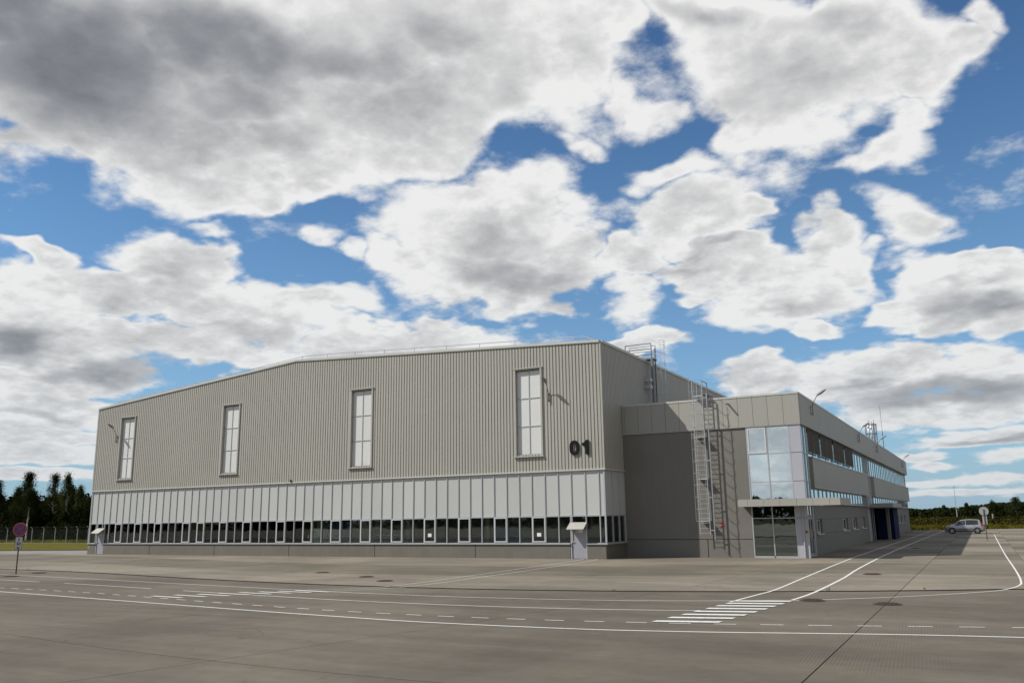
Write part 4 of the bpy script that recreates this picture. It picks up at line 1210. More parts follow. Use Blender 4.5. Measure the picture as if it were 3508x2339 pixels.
# second entrance: canopy, column, recessed doors and blue vestibule
MB().box(XR, 11.72, 33.0, 41.6, 2.66, 2.72).build('canopy_slab', M_GREY, office)
MB().box(XR + 0.3, 11.72, 33.0, 33.06, 2.722, 3.04).box(11.66, 11.72, 33.062, 41.6, 2.722, 3.04).build('canopy_fascia', M_FASCIA, office)
MB().box(XR + 0.3, 11.65, 33.07, 41.5, 2.80, 2.98).build('canopy_top', M_ROOF, office)
MB().box(10.93, 11.17, 35.1, 35.4, 0.0, 2.655).build('column', M_GREY, office)
MB().box(9.95, 11.30, 37.6, 42.0, 0.0, 2.655).build('vestibule', M_BLUE, office)
MB().box(XL - 0.1, XL + 0.0, 32.0, 33.5, 0.0, 2.65).build('entrance_side_panel', M_ALU, office)
ed = MB()
for y in (33.6, 34.9, 36.3, 37.5): ed.box(XR - 0.1, XR - 0.02, y - 0.06, y + 0.06, 0.0, 2.65)
edo = ed.build('entrance_door', M_ALU, office)
for (p, q) in ((33.66, 34.84), (34.96, 36.24), (36.36, 37.44)): MB().box(XR - 0.07, XR - 0.06, p, q, 0.05, 2.6).build('pane', M_GLASS, edo)

# rooms behind the glass
MB().poly([(0.1, E0 + 0.3, 0.05), (W0 - 0.3, E0 + 0.3, 0.05), (W0 - 0.3, YE, 0.05), (0.1, YE, 0.05)]).build('office_floor', M_INTF, kind='structure')
MB().box(5.0, 5.1, E0 + 0.3, YE - 0.3, 0.05, 8.2).build('inner_wall', M_INT, office)
MB().box(5.11, XR - 0.12, E0 + 0.35, YE - 0.3, 3.0, 3.3).build('upper_floor', M_INT, office)
MB().box(5.11, XR - 0.12, 9.0, 9.1, 0.05, 8.2).build('inner_wall', M_INT, office)

# roof drain spout and red ladder-reach sign
MB().tube([(6.4, E0 - 0.42, 8.24), (6.4, E0 - 0.08, 8.27)], 0.055, 10).build('rain_spout', M_ALU, office)
MB().tube([(6.4, E0 - 0.425, 8.24), (6.4, E0 - 0.421, 8.24)], 0.048, 10).build('spout_mouth', M_IRON, office)
rs = empty('fire_ladder_sign', (5.6, E0, 1.63), label='small red square sign with white ladder mark right of the wall ladder foot', cat='sign')
MB().box(5.49, 5.71, E0 - 0.02, E0 - 0.005, 1.64, 1.86).build('board', M_RED, rs)
pm = MB()
for k in (0, 1): pm.prism([(5.60 + 0.03 * k, E0 - 0.026, 1.68), (5.61 + 0.03 * k, E0 - 0.026, 1.68), (5.66 + 0.03 * k, E0 - 0.026, 1.80), (5.65 + 0.03 * k, E0 - 0.026, 1.80)], (0, 0.004, 0))
for k in range(4): pm.box(5.61 + 0.012 * k, 5.65 + 0.012 * k, E0 - 0.026, E0 - 0.022, 1.70 + 0.028 * k, 1.708 + 0.028 * k)
pm.prism([(5.52, E0 - 0.026, 1.69), (5.57, E0 - 0.026, 1.69), (5.575, E0 - 0.026, 1.72), (5.55, E0 - 0.026, 1.76), (5.54, E0 - 0.026, 1.73), (5.52, E0 - 0.026, 1.72)], (0, 0.004, 0))
pm.build('pictogram', M_SWHITE, rs)


# ------------------------------------------------------------ wall ladders
def stile(s, p, q, w=0.035): s.tube([p, q], w, 4)


lad = empty('wall_ladder', (4.8, E0 - 0.4, 1.2), label='long caged steel ladder on the front of the office wing, reaching over its parapet', cat='ladder')
ly = E0 - 0.42; lx0, lx1 = 4.50, 5.06
for x in (lx0, lx1):
    MB().tube([(x, ly, 1.22), (x, ly, 9.66)], 0.027, 6).build('stile', M_GALV, lad)
me_r = MB().tube([(lx0, 0, 0), (lx1, 0, 0)], 0.011, 5).mesh('rung', M_GALV)
z = 1.30
while z < 8.75:
    put('rung', me_r, lad, (-4.8, ly - (E0 - 0.4), z - 1.2)); z += 0.262
me_h = MB().ring(((lx0 + lx1) / 2, 0, 0), 0.37, 4, 'Z', 16, 0.009, PI + 0.55, 2 * PI - 0.55 + 0.0)
me_h = MB()
hoop = [(lx0, 0.0, 0)] + [((lx0 + lx1) / 2 + 0.36 * math.cos(a), -0.36 + 0.38 * math.sin(a), 0) for a in [PI + k * PI / 12 - 0.15 for k in range(1, 13)]] + [(lx1, 0.0, 0)]
me_h = MB().tube(hoop, 0.009, 4).mesh('cage_hoop', M_GALV)
for k in range(13):
    put('cage_hoop', me_h, lad, (-4.8, ly - (E0 - 0.4), 1.95 + k * 0.64 - 1.2))
for k in (2, 6, 10):
    p = hoop[1 + k]
    MB().tube([(p[0], ly + p[1], 1.95), (p[0], ly + p[1], 1.95 + 12 * 0.64)], 0.009, 4).build('cage_bar', M_GALV, lad)
for zz in (1.93, 4.2, 6.5, 8.80):
    MB().box(lx0 + 0.03, lx1 - 0.03, ly + 0.0, E0 - 0.085 if zz > 6.9 else E0 - 0.01, zz - 0.03, zz + 0.03).build('wall_bracket', M_GALV, lad)
MB().box(lx0 + 0.05, lx1 + 0.30, E0 - 0.35, E0 + 0.9, 8.84, 8.87).build('landing', M_GALVD, lad)
MB().tube([(5.30, ly, 0.90), (5.30, ly, 8.92), (5.30, E0 + 0.5, 8.92)], 0.036, 6).build('riser_pipe', M_GALV, lad)
MB().tube([(5.30, ly, 0.885), (5.30, ly, 0.90)], 0.045, 8).build('pipe_mouth', M_IRON, lad)
for zz in (1.45, 3.2, 5.2, 7.3, 8.7):
    MB().box(lx1, 5.30, ly - 0.012, ly + 0.012, zz - 0.02, zz + 0.02).build('pipe_clamp', M_GALV, lad)
MB().tube([(lx1, ly, 9.64), (lx1 + 0.02, ly + 0.95, 9.64), (lx1 + 0.02, ly + 0.97, 8.7)], 0.03, 6).build('hand_rail', M_GALVD, lad)
MB().tube([(lx0, ly, 9.62), (lx0, ly + 0.9, 9.62), (lx0, ly + 0.92, 8.7)], 0.022, 6).build('hand_rail', M_GALV, lad)

lad2 = empty('wall_ladder', (0.5, 7.9, 8.6), label='caged ladder with roof platform on the side wall of the hangar', cat='ladder')
X2, ya_, yb_ = 0.48, 7.6, 8.2
MB().box(X2 - 0.06, X2 + 0.06, ya_ - 0.13, ya_ + 0.13, 8.55, 12.25).build('stile', M_GALVD, lad2)
MB().box(X2 - 0.04, X2 + 0.04, yb_ - 0.04, yb_ + 0.04, 8.55, 13.0).build('stile', M_GALVD, lad2)
me_r = MB().tube([(0, 0, 0), (0, yb_ - ya_, 0)], 0.012, 4).mesh('rung', M_GALVD)
z = 8.8
while z < 12.4:
    put('rung', me_r, lad2, (X2 - 0.5, ya_ - 7.9, z - 8.6)); z += 0.30
hoop = [(0, -0.02, 0)] + [(0.42 - 0.42 * math.cos(a), 0.30 - 0.42 * math.cos(a) * 0 - 0.40 * math.cos(a - PI / 2) * 0 + 0.40 * math.sin(a - PI / 2), 0) for a in []] 
hoop = [(0.0, -0.04, 0)] + [(0.38 + 0.40 * math.sin(a), 0.30 - 0.40 * math.cos(a), 0) for a in [k * PI / 12 for k in range(1, 12)]] + [(0.0, 0.64, 0)]
me_h = MB().tube(hoop, 0.013, 4).mesh('cage_hoop', M_GALV)
for zz in (9.3, 9.95, 10.6, 11.25, 11.9, 12.5, 13.05, 13.35):
    put('cage_hoop', me_h, lad2, (X2 - 0.5, ya_ - 7.9, zz - 8.6))
for k in (2, 5, 8, 10):
    p = hoop[k]; MB().tube([(X2 + p[0], ya_ + p[1], 9.3), (X2 + p[0], ya_ + p[1], 13.35)], 0.011, 4).build('cage_bar', M_GALV, lad2)
MB().box(-1.3, X2 + 0.1, ya_ - 0.1, yb_ + 0.1, 12.18, 12.24).build('platform', M_GALVD, lad2)
for y, m_ in ((ya_ - 0.1, M_GALVD), (yb_ + 0.1, M_GALV)):
    r_ = MB()
    for x in (-1.3, X2): r_.tube([(x, y, 12.2), (x, y, 13.2)], 0.034, 6)
    for zz in (12.48, 12.85, 13.2): r_.tube([(-1.3, y, zz), (X2, y, zz)], 0.032, 6)
    r_.build('platform_rail', m_, lad2)
for zz, h in ((10.75, 0.22), (10.3, 0.22)):
    MB().box(0.075, X2 + 0.02, 7.0, 7.4, zz - 0.1, zz + h - 0.1).build('cable_box', M_GALV, lad2)

# ------------------------------------------------------------ wall lamps
def wall_lamp(loc, rz, label, size=1.0):
    """bracket on the wall, arm bending out and up, flat street lamp head; local -Y points away from the wall"""
    t = empty('wall_lamp', loc, rz, label=label, cat='lamp', group='street lamps on wall brackets')
    MB().tube([(0, -0.12, -0.35), (0, -0.12, 0.30), (0, -0.16, 0.42), (0, -0.48, 0.95)], 0.026, 7).build('arm', M_GALVD, t, True, True)
    MB().box(-0.04, 0.04, -0.12, 0.0, 0.18, 0.22).box(-0.04, 0.04, -0.12, 0.0, -0.22, -0.18).box(-0.05, 0.05, -0.02, 0.0, -0.28, 0.30).build('bracket', M_GALVD, t, False, True)
    s = MB(); prof = [(0.0, 0.04), (0.06, 0.09), (0.22, 0.15), (0.44, 0.14), (0.64, 0.08), (0.72, 0.01)]
    d = Vector((0, -0.86, 0.51)); up = Vector((0, 0.51, 0.86)); o = Vector((0, -0.44, 0.90))
    ringv = []
    for (l, w) in prof:
        c = o + d * l; n = len(s.v)
        for k in range(10):
            a = 2 * PI * k / 10
            s.v.append(tuple(c + Vector((1, 0, 0)) * math.cos(a) * w + up * max(-0.35, math.sin(a)) * w * 0.85))
        ringv.append(n)
    for a, b in zip(ringv[:-1], ringv[1:]):
        for k in range(10): s.f.append((a + k, a + (k + 1) % 10, b + (k + 1) % 10, b + k))
    s.f.append(tuple(ringv[0] + k for k in range(9, -1, -1))); s.f.append(tuple(ringv[-1] + k for k in range(10)))
    s.build('lamp_head', M_LAMP, t, True, True)
    g_ = MB()
    g_.poly([tuple(o + d * l + Vector((w, 0, 0)) - up * 0.034) for l, w in ((0.1, -0.07), (0.1, 0.07), (0.5, 0.06), (0.5, -0.06))]).build('lamp_glass', M_SWHITE, t, False, True)
    t.scale = (size,) * 3
    return t
wall_lamp((-3.24, -0.07, 9.10), 0, 'street lamp on the ribbed hangar wall beside the rightmost tall window, its shadow falling right', 0.86)
wall_lamp((-41.41, -0.07, 8.88), 0, 'street lamp on the ribbed hangar wall beside the leftmost tall window', 0.88)
wall_lamp((W0 + 0.05, 6.5, 8.02), R(90), 'lamp on the pale fascia right at the glazed corner of the office wing', 0.9)
wall_lamp((W0 + 0.05, 27.6, 8.0), R(90), 'lamp on the fascia above the fourth dark blind, in front of the lattice flue tower', 0.95)
wall_lamp((W0 + 0.05, 40.8, 8.0), R(90), 'lamp on the fascia above the second entrance, in front of the thin aerial', 0.95)
wall_lamp((W0 + 0.05, 69.3, 7.95), R(90), 'lamp at the far end of the office wing fascia', 0.95)

# ------------------------------------------------------------ on the office roof
tw = empty('flue_tower', (8.8, 52.0, 8.45), label='steel lattice tower with three bright flue pipes on the office roof', cat='flue tower')
x0, x1, y0, y1 = 8.30, 9.30, 51.6, 52.4
for (x, y) in ((x0, y0), (x1, y0), (x0, y1), (x1, y1)):
    MB().tube([(x, y, 8.45), (x, y, 11.4)], 0.035, 4).build('post', M_GALVD, tw)
zs = [8.5, 9.45, 10.4, 11.35]
for k, z in enumerate(zs):
    MB().box(x0 - 0.05, x1 + 0.05, y0 - 0.04, y0 + 0.02, z - 0.05, z + 0.05).box(x0 - 0.05, x1 + 0.05, y1 - 0.02, y1 + 0.04, z - 0.05, z + 0.05).box(x0 - 0.04, x0 + 0.02, y0, y1, z - 0.04, z + 0.04).box(x1 - 0.02, x1 + 0.04, y0, y1, z - 0.04, z + 0.04).build('ring_beam', M_GALVD, tw)
    if k < 3:
        a, b = (x0, x1) if k % 2 else (x1, x0)
        for y in (y0, y1): MB().tube([(a, y, z), (b, y, z + 0.95)], 0.022, 4).build('diagonal', M_GALVD, tw)
        for x in (x0, x1): MB().tube([(x, y0, z), (x, y1, z + 0.95)], 0.022, 4).build('diagonal', M_GALVD, tw)
for (x, y, h) in ((8.55, 52.0, 11.85), (8.85, 51.9, 11.7), (9.08, 52.1, 11.85)):
    MB().tube([(x, y, 8.45), (x, y, h)], 0.085, 10).build('flue_pipe', M_GALV, tw, True)
MB().tube([(9.52, 56.0, 8.45), (9.52, 56.0, 11.0)], 0.035, 6).tube([(9.52, 56.0, 11.0), (9.52, 56.0, 13.7)], 0.016, 5).ball((9.52, 56.0, 13.1), 0.05, 0.05, 0.05, 8, 6).build(
    'roof_aerial', M_POLE, label='tall thin whip aerial on the office roof right of the flue tower', cat='aerial')
MB().tube([(8.6, 6.0, 8.45), (8.6, 6.0, 9.05)], 0.008, 4).build('lightning_rod', M_GALVD, label='short thin rod above the front parapet of the office wing', cat='lightning rod')

# ------------------------------------------------------------ road signs
def disc(s, c, r, y0, y1, n=32):
    s.prism([(c[0] + r * math.cos(2 * PI * k / n), y0, c[1] + r * math.sin(2 * PI * k / n)) for k in range(n)], (0, y1 - y0, 0)); return s


def text_mesh(txt, size, m, name):
    cu = bpy.data.curves.new(name, 'FONT'); cu.body = txt; cu.size = size; cu.align_x = 'CENTER'; cu.align_y = 'CENTER'
    cu.extrude = 0.002; cu.offset = 0.004
    o = bpy.data.objects.new(name, cu); COL.objects.link(o)
    dg = bpy.context.evaluated_depsgraph_get()
    me = bpy.data.meshes.new_from_object(o.evaluated_get(dg)); bpy.data.objects.remove(o); me.materials.clear(); me.materials.append(m)
    return me


ns = empty('no_stopping_sign', (-22.61, -18.7, 0.0), R(38), label='round blue and red no stopping sign above a 50 m plate on a thin post', cat='road sign')
MB().tube([(0, 0.03, 0), (0, 0.03, 2.28)], 0.03, 8).build('post', M_POLE, ns, False, True)
d0 = disc(MB(), (0, 2.07), 0.315, -0.02, -0.012).build('sign_plate', M_SWHITE, ns, False, True)
disc(MB(), (0, 2.07), 0.305, -0.026, -0.021).build('red_rim', M_RED, ns, False, True)
disc(MB(), (0, 2.07), 0.232, -0.031, -0.027).build('blue_field', M_SBLUE, ns, False, True)
for a in (45, -45):
    c, s_ = math.cos(R(a)), math.sin(R(a)); w, l = 0.033, 0.24
    MB().prism([(c * p - s_ * q, -0.032 - (0.001 if a > 0 else 0), 2.07 + s_ * p + c * q) for p, q in ((-l, -w), (l, -w), (l, w), (-l, w))], (0, -0.003, 0)).build('red_bar', M_RED, ns, False, True)
MB().box(-0.165, 0.165, -0.02, -0.010, 1.13, 1.72).build('distance_plate', M_SWHITE, ns, False, True)
b_ = MB()
for (p, q, r_, t_) in ((-0.16, 0.16, 1.135, 1.147), (-0.16, 0.16, 1.703, 1.715)): b_.box(p, q, -0.024, -0.0205, r_, t_)
for (p, q) in ((-0.16, -0.148), (0.148, 0.16)): b_.box(p, q, -0.024, -0.0205, 1.148, 1.702)
b_.prism([(x, -0.0205, z) for x, z in ((-0.015, 1.50), (0.015, 1.50), (0.015, 1.60), (0.045, 1.60), (0.0, 1.675), (-0.045, 1.60), (-0.015, 1.60))], (0, -0.004, 0))
b_.build('arrow_and_border', M_BLACK, ns, False, True)
put('distance_figures', text_mesh('50', 0.19, M_BLACK, 'distance_figures'), ns, (0, -0.024, 1.39), None, (R(90), 0, 0))
put('distance_letter', text_mesh('м', 0.16, M_BLACK, 'distance_letter'), ns, (0, -0.024, 1.215), None, (R(90), 0, 0))

bs = empty('road_sign_back', (18.2, 35.0, 0.0), R(180 - 8), label='round road sign seen from behind, grey disc and plate on a brown post', cat='road sign')
MB().tube([(0, 0.035, 0), (0, 0.035, 2.42)], 0.035, 8).build('post', M_POLE, bs, False, True)
disc(MB(), (0, 2.27), 0.345, -0.02, -0.010).build('sign_disc', M_SGREY, bs, False, True)
disc(MB(), (0, 2.27), 0.335, -0.026, -0.021).build('sign_face', M_SWHITE, bs, False, True)
MB().box(-0.17, 0.17, -0.02, -0.008, 1.22, 1.88).build('lower_plate', M_SGREY, bs, False, True)
MB().box(-0.05, 0.05, 0.0, 0.07, 2.1, 2.14).box(-0.05, 0.05, 0.0, 0.07, 2.38, 2.42).box(-0.05, 0.05, 0.0, 0.07, 1.42, 1.46).build('clamp', M_POLE, bs, False, True)

# ------------------------------------------------------------ car (faces -X in its own frame)
car = empty('parked_car', (16.25, 59.3, 0.0), label='silver compact people carrier parked side on at the edge of the paving', cat='car')
ST = [  # x, z underside, z belt, z roof, half width low, half width belt, half width roof
    (-2.10, 0.36, 0.62, 0.64, 0.50, 0.48, 0.30), (-2.04, 0.24, 0.72, 0.76, 0.70, 0.68, 0.50), (-1.90, 0.20, 0.82, 0.86, 0.82, 0.79, 0.62), (-1.60, 0.20, 0.88, 0.93, 0.88, 0.85, 0.72),
    (-1.25, 0.20, 0.94, 1.05, 0.89, 0.87, 0.74), (-0.95, 0.20, 0.95, 1.21, 0.90, 0.87, 0.70), (-0.60, 0.20, 0.96, 1.43, 0.90, 0.87, 0.66), (-0.30, 0.20, 0.97, 1.55, 0.90, 0.87, 0.65),
    (0.10, 0.20, 0.98, 1.62, 0.90, 0.87, 0.65), (0.60, 0.20, 0.99, 1.64, 0.90, 0.87, 0.65), (1.10, 0.20, 1.00, 1.62, 0.90, 0.87, 0.65), (1.50, 0.20, 1.01, 1.59, 0.89, 0.86, 0.63),
    (1.72, 0.21, 1.01, 1.52, 0.87, 0.84, 0.60), (1.90, 0.24, 1.02, 1.12, 0.84, 0.80, 0.60), (2.05, 0.28, 0.90, 0.94, 0.79, 0.76, 0.56), (2.12, 0.36, 0.62, 0.66, 0.70, 0.66, 0.50)]


def section(st):
    x, zl, zb, zt, wl, wb, wr = st; h = zb - zl
    half = [(wl * 0.80, zl), (wl * 0.97, zl + 0.10 * h), (wl, zl + 0.30 * h), (wl * 1.0, zl + 0.62 * h), (wb, zb), (wb * 0.975, zb + 0.02), (wr + (wb - wr) * 0.30, zb + (zt - zb) * 0.62), (wr, zt - (zt - zb) * 0.06), (wr * 0.6, zt), (0.0, zt + 0.012)]
    return [(x, -w, z) for w, z in half] + [(x, w, z) for w, z in reversed(half[:-1])]


s = MB(); secs = [section(q) for q in ST]; L = len(secs[0])
for q in secs: s.v += q
for i in range(len(secs) - 1):
    for k in range(L - 1):
        a = i * L + k; s.f.append((a, a + 1, a + L + 1, a + L))
    s.f.append((i * L + L - 1, i * L, (i + 1) * L, (i + 1) * L + L - 1))
s.f.append(tuple(range(L))); s.f.append(tuple((len(secs) - 1) * L + k for k in range(L - 1, -1, -1)))
body = s.build('body', M_SILVER, car, True, True)


def side_pt(x, f, sgn, off=0.008):
    """point on the cabin side, f = 0 at the belt, 1 at the roof edge"""
    for a, b in zip(ST[:-1], ST[1:]):
        if a[0] <= x <= b[0]:
            t = (x - a[0]) / (b[0] - a[0]); q = [u + (v - u) * t for u, v in zip(a, b)]; break
    _, zl, zb, zt, wl, wb, wr = q
    p0 = (wb * 0.975, zb + 0.02); p1 = (wr + (wb - wr) * 0.30, zb + (zt - zb) * 0.62); p2 = (wr, zt - (zt - zb) * 0.06)
    if f < 0.6: t = f / 0.6; w = p0[0] + (p1[0] - p0[0]) * t; z = p0[1] + (p1[1] - p0[1]) * t
    else: t = (f - 0.6) / 0.4; w = p1[0] + (p2[0] - p1[0]) * t; z = p1[1] + (p2[1] - p1[1]) * t
    return (x, sgn * (w + off), z)


for sgn in (-1, 1):
    for xs_, nm in (((-0.92, -0.6, -0.2, 0.14), 'front_side_window'), ((0.20, 0.6, 1.10, 1.50), 'rear_side_window')):
        w = MB()
        for a, b in zip(xs_[:-1], xs_[1:]):
            for (f0, f1) in ((-0.02, 0.6), (0.6, 0.95)):
                if nm[0] == 'f' and a < -0.7: f1 = min(f1, 0.8)
                w.poly([side_pt(a, f0, sgn), side_pt(b, f0, sgn), side_pt(b, f1, sgn), side_pt(a, f1, sgn)])
        w.build(nm, M_CGLASS, car, False, True)
    MB().box(-0.62, 1.10, sgn * 0.905 - 0.012, sgn * 0.905 + 0.012, 0.52, 0.58).build('side_moulding', M_CBLK, car, False, True)
    for x in (0.0, 0.95): MB().box(x, x + 0.2, sgn * 0.888 - 0.02, sgn * 0.888 + 0.02, 0.90, 0.93).build('door_handle', M_SILVER, car, False, True)
    MB().ball((-0.78, sgn * 0.98, 1.08), 0.10, 0.11, 0.08).build('wing_mirror', M_SILVER, car, True, True)
    MB().prism([(1.72, sgn * 0.80, 1.42), (1.80, sgn * 0.80, 1.40), (1.98, sgn * 0.80, 1.00), (2.07, sgn * 0.78, 0.86), (1.86, sgn * 0.82, 0.88), (1.76, sgn * 0.82, 1.05)], (0, sgn * 0.045, 0)).build('tail_lamp', M_TAIL, car, False, True)
    MB().prism([(-1.98, sgn * 0.66, 0.72), (-1.62, sgn * 0.80, 0.80), (-1.55, sgn * 0.80, 0.92), (-1.88, sgn * 0.70, 0.84)], (0, sgn * 0.075, 0.0)).build('headlight', M_CGLASS, car, False, True)
    for x in (-1.34, 1.35):
        MB().tube([(x, sgn * 0.78, 0.36), (x, sgn * 0.905, 0.36)], 0.395, 20).build('wheel_arch', M_CBLK, car, False, True)
        t_ = MB().tube([(x, sgn * 0.72, 0.325), (x, sgn * 0.935, 0.325)], 0.325, 24)
        wh = t_.build('wheel', M_TYRE, car, False, True)
        rm = MB().tube([(x, sgn * 0.90, 0.325), (x, sgn * 0.939, 0.325)], 0.215, 20)
        rm.build('hub_dish', M_CBLK, wh, False, True)
        rm = MB().tube([(x, sgn * 0.90, 0.325), (x, sgn * 0.955, 0.325)], 0.06, 10)
        for k in range(5):
            a = 2 * PI * k / 5 + 0.3; c, s_ = math.cos(a), math.sin(a)
            rm.prism([(x + c * l - s_ * w_, sgn * 0.941, 0.325 + s_ * l + c * w_) for l, w_ in ((0.03, -0.045), (0.225, -0.06), (0.225, 0.06), (0.03, 0.045))], (0, sgn * 0.012, 0))
        rm.build('rim', M_RIM, wh, False, True)
MB().poly([(-1.18, -0.62, 1.105), (-0.42, -0.60, 1.51), (-0.42, 0.60, 1.51), (-1.18, 0.62, 1.105)]).build('windscreen', M_CGLASS, car, False, True)
MB().poly([(1.755, -0.55, 1.47), (1.925, -0.60, 1.12), (1.925, 0.60, 1.12), (1.755, 0.55, 1.47)]).build('rear_window', M_CGLASS, car, False, True)
MB().box(-2.12, -1.9, -0.6, 0.6, 0.30, 0.50).build('front_bumper_grille', M_CBLK, car, False, True)
MB().box(1.95, 2.14, -0.72, 0.72, 0.30, 0.52).build('rear_bumper', M_CBLK, car, False, True)
MB().box(-0.66, -0.60, -0.80, -0.74, 1.10, 1.28).build('orange_card', M_ORANGE, car, False, True)
car.scale = (0.875, 0.875, 0.90)

# ------------------------------------------------------------ fence on the left
fence = empty('perimeter_fence', (-90, 28.5, 0.0), label='long chain link fence with bent concrete posts in front of the birches', cat='fence')
fx = [-139.5, -134, -128.8, -123.8, -119, -114.4, -110.3, -106.2, -102.3, -99.4, -96.6, -94.03, -91.51, -89.09, -86.79, -84.57, -82.3, -80.0, -77.5, -75, -72.5, -70]
me_p = MB().tube([(0, 0, 0), (0, 0, 1.85), (-0.12, -0.22, 2.15)], 0.055, 6).mesh('post', mat('fence_post', (0.26, 0.27, 0.25), 0.8))
for x in fx: put('post', me_p, fence, (x + 90, 0, 0))
M_WIRE = mat('fence_wire', (0.06, 0.065, 0.06), 0.7, 0.2)
for a, b in zip(fx[:-1], fx[1:]):
    s = MB(); w = 0.0035
    z = 0.1
    while z < 1.85: s.box(a, b, 28.497, 28.503, z - w, z + w); z += 0.14
    x = a
    while x < b: s.box(x - w, x + w, 28.494, 28.4965, 0.05, 1.83); x += 0.14
    for k, (yy, zz) in enumerate(((28.42, 1.95), (28.35, 2.04), (28.28, 2.13))): s.box(a, b, yy - w, yy + w, zz - w, zz + w)
    s.build('mesh_panel', M_WIRE, fence)

# ------------------------------------------------------------ trees
def crown_mesh(name, m, seed, h, r, n, leaf, base=0.12, peak=0.35, droop=0.3, lumps=26):
    """leaf sized faces gathered into sprays that fill an uneven crown; gaps are left between the sprays"""
    r_ = random.Random(seed); s = MB()
    def rad(t): return r * (math.sin(PI * min(1, (t + 0.02) / (peak * 2))) if t < peak else (1 - ((t - peak) / (1 - peak)) ** 1.15)) * 0.96 + 0.06 * r
    cl = []
    for k in range(lumps):
        t = r_.random() ** 0.85; a = r_.uniform(0, 2 * PI); q = rad(t) * (0.35 + 0.75 * math.sqrt(r_.random()))
        cl.append((Vector((q * math.cos(a), q * math.sin(a), h * (base + (1 - base) * t))), r_.uniform(0.10, 0.20) * r + 0.10, r_.uniform(0.5, 1.3)))
    for k in range(lumps // 6):
        t = 0.72 + 0.27 * k / max(1, lumps // 6 - 1); a = r_.uniform(0, 6.28); cl.append((Vector((math.cos(a) * rad(t) * 0.5, math.sin(a) * rad(t) * 0.5, h * t)), 0.10 + 0.10 * (1 - t) * r + 0.02 * r, 1.6))
    for i in range(n):
        c, q, st = cl[r_.randrange(len(cl))]
        gg = lambda w: max(-1.7 * w, min(1.7 * w, r_.gauss(0, w)))
        p = c + Vector((gg(q), gg(q), gg(q * st) - abs(gg(droop))))
        if p.z < 0.3: p.z = r_.uniform(0.3, 1.5)
        d1 = Vector((r_.uniform(-1, 1), r_.uniform(-1, 1), r_.uniform(-1.3, 0.4))).normalized() * leaf * r_.uniform(0.7, 1.4)
        d2 = d1.cross(Vector((r_.uniform(-1, 1), r_.uniform(-1, 1), r_.uniform(-1, 1)))).normalized() * leaf * 0.42
        s.poly([p - d1 * 0.5, p + d2 * 0.5, p + d1 * 0.5, p - d2 * 0.5])
    return s.mesh(name, m)


def trunk_mesh(m, seed, h, r0, limbs=9, crown_r=2.0):
    r_ = random.Random(seed + 50); s = MB(); P = [Vector((0, 0, -0.1))]; x = y = 0
    for k in range(1, 9):
        x += r_.uniform(-0.035, 0.035) * h / 8; y += r_.uniform(-0.035, 0.035) * h / 8; P.append(Vector((x, y, h * 0.92 * k / 8)))
    s.tube(P, [r0 * (1 - 0.11 * k) + 0.01 for k in range(9)], 8)
    for k in range(limbs):
        t = r_.uniform(0.25, 0.85); i = int(t * 8); b = P[i].lerp(P[min(i + 1, 8)], t * 8 - i); a = r_.uniform(0, 2 * PI); l = crown_r * r_.uniform(0.5, 0.95) * (1.1 - t * 0.6)
        m1 = b + Vector((math.cos(a) * l * 0.5, math.sin(a) * l * 0.5, l * 0.55)); e = b + Vector((math.cos(a) * l, math.sin(a) * l, l * 0.8))
        s.tube([b, m1, e], [r0 * 0.35, r0 * 0.2, r0 * 0.06], 5)
    return s.mesh('trunk', m)


def zpx(Y, h):                                  # helper for heights over the ground
    return h
TREES = [  # x, y, height, crown radius, kind, label
    (-118.6, 36.0, 9.2, 1.7, 1, 'dark tree cut by the left edge of the picture, behind the fence'),
    (-114.6, 37.0, 8.3, 1.15, 0, 'thin pale crowned birch, second from the left behind the fence'),
    (-110.0, 36.5, 7.6, 1.2, 1, 'narrow dark tree in the gap left of the tallest dark tree'),
    (-107.3, 34.0, 10.0, 1.75, 1, 'tallest dark tree on the left, rising above the white birch trunk'),
    (-105.6, 37.0, 9.9, 1.6, 0, 'tall loose birch whose drooping top stands right of the tallest dark tree'),
    (-103.6, 38.5, 8.2, 1.3, 1, 'bushy tree between the two loose topped birches'),
    (-102.4, 37.0, 9.9, 1.3, 0, 'slender birch with pointed top, second from the hangar'),
    (-98.6, 36.5, 7.9, 1.15, 0, 'lower birch with hanging twigs nearest the hangar corner'),
    (-95.6, 36.0, 6.0, 1.1, 1, 'small dark tree half hidden by the hangar corner'),
]
for i, (x, y, h, r, kind, lab) in enumerate(TREES):
    t = empty('birch_tree' if kind == 0 else 'dark_tree', (x, y, 0.0), label=lab, cat='tree', group='trees behind the fence')
    put('trunk', trunk_mesh(M_BARK if kind == 0 else M_BARKD, i, h, 0.13 + 0.008 * h, 10, r), t, (0, 0, 0))
    put('crown', crown_mesh('crown', M_LEAF if kind == 0 else M_LEAFD, i * 5 + 3, h, r, 8000 if kind == 0 else 11000, 0.19, 0.08 if kind else 0.15, 0.35, 0.40 if kind == 0 else 0.2, 60 if kind == 0 else 80), t, (0, 0, 0))
wt_ = empty('birch_tree', (-101.9, 31.0, 0.0), label='white birch trunk standing out in front of the dark trees beside the no stopping sign', cat='tree', group='trees behind the fence')
put('trunk', trunk_mesh(M_BARK, 77, 6.2, 0.13, 5, 0.9), wt_, (0, 0, 0))
put('crown', crown_mesh('crown', M_LEAFD, 91, 7.4, 1.0, 4200, 0.19, 0.55, 0.3, 0.3, 30), wt_, (0, 0, 0))


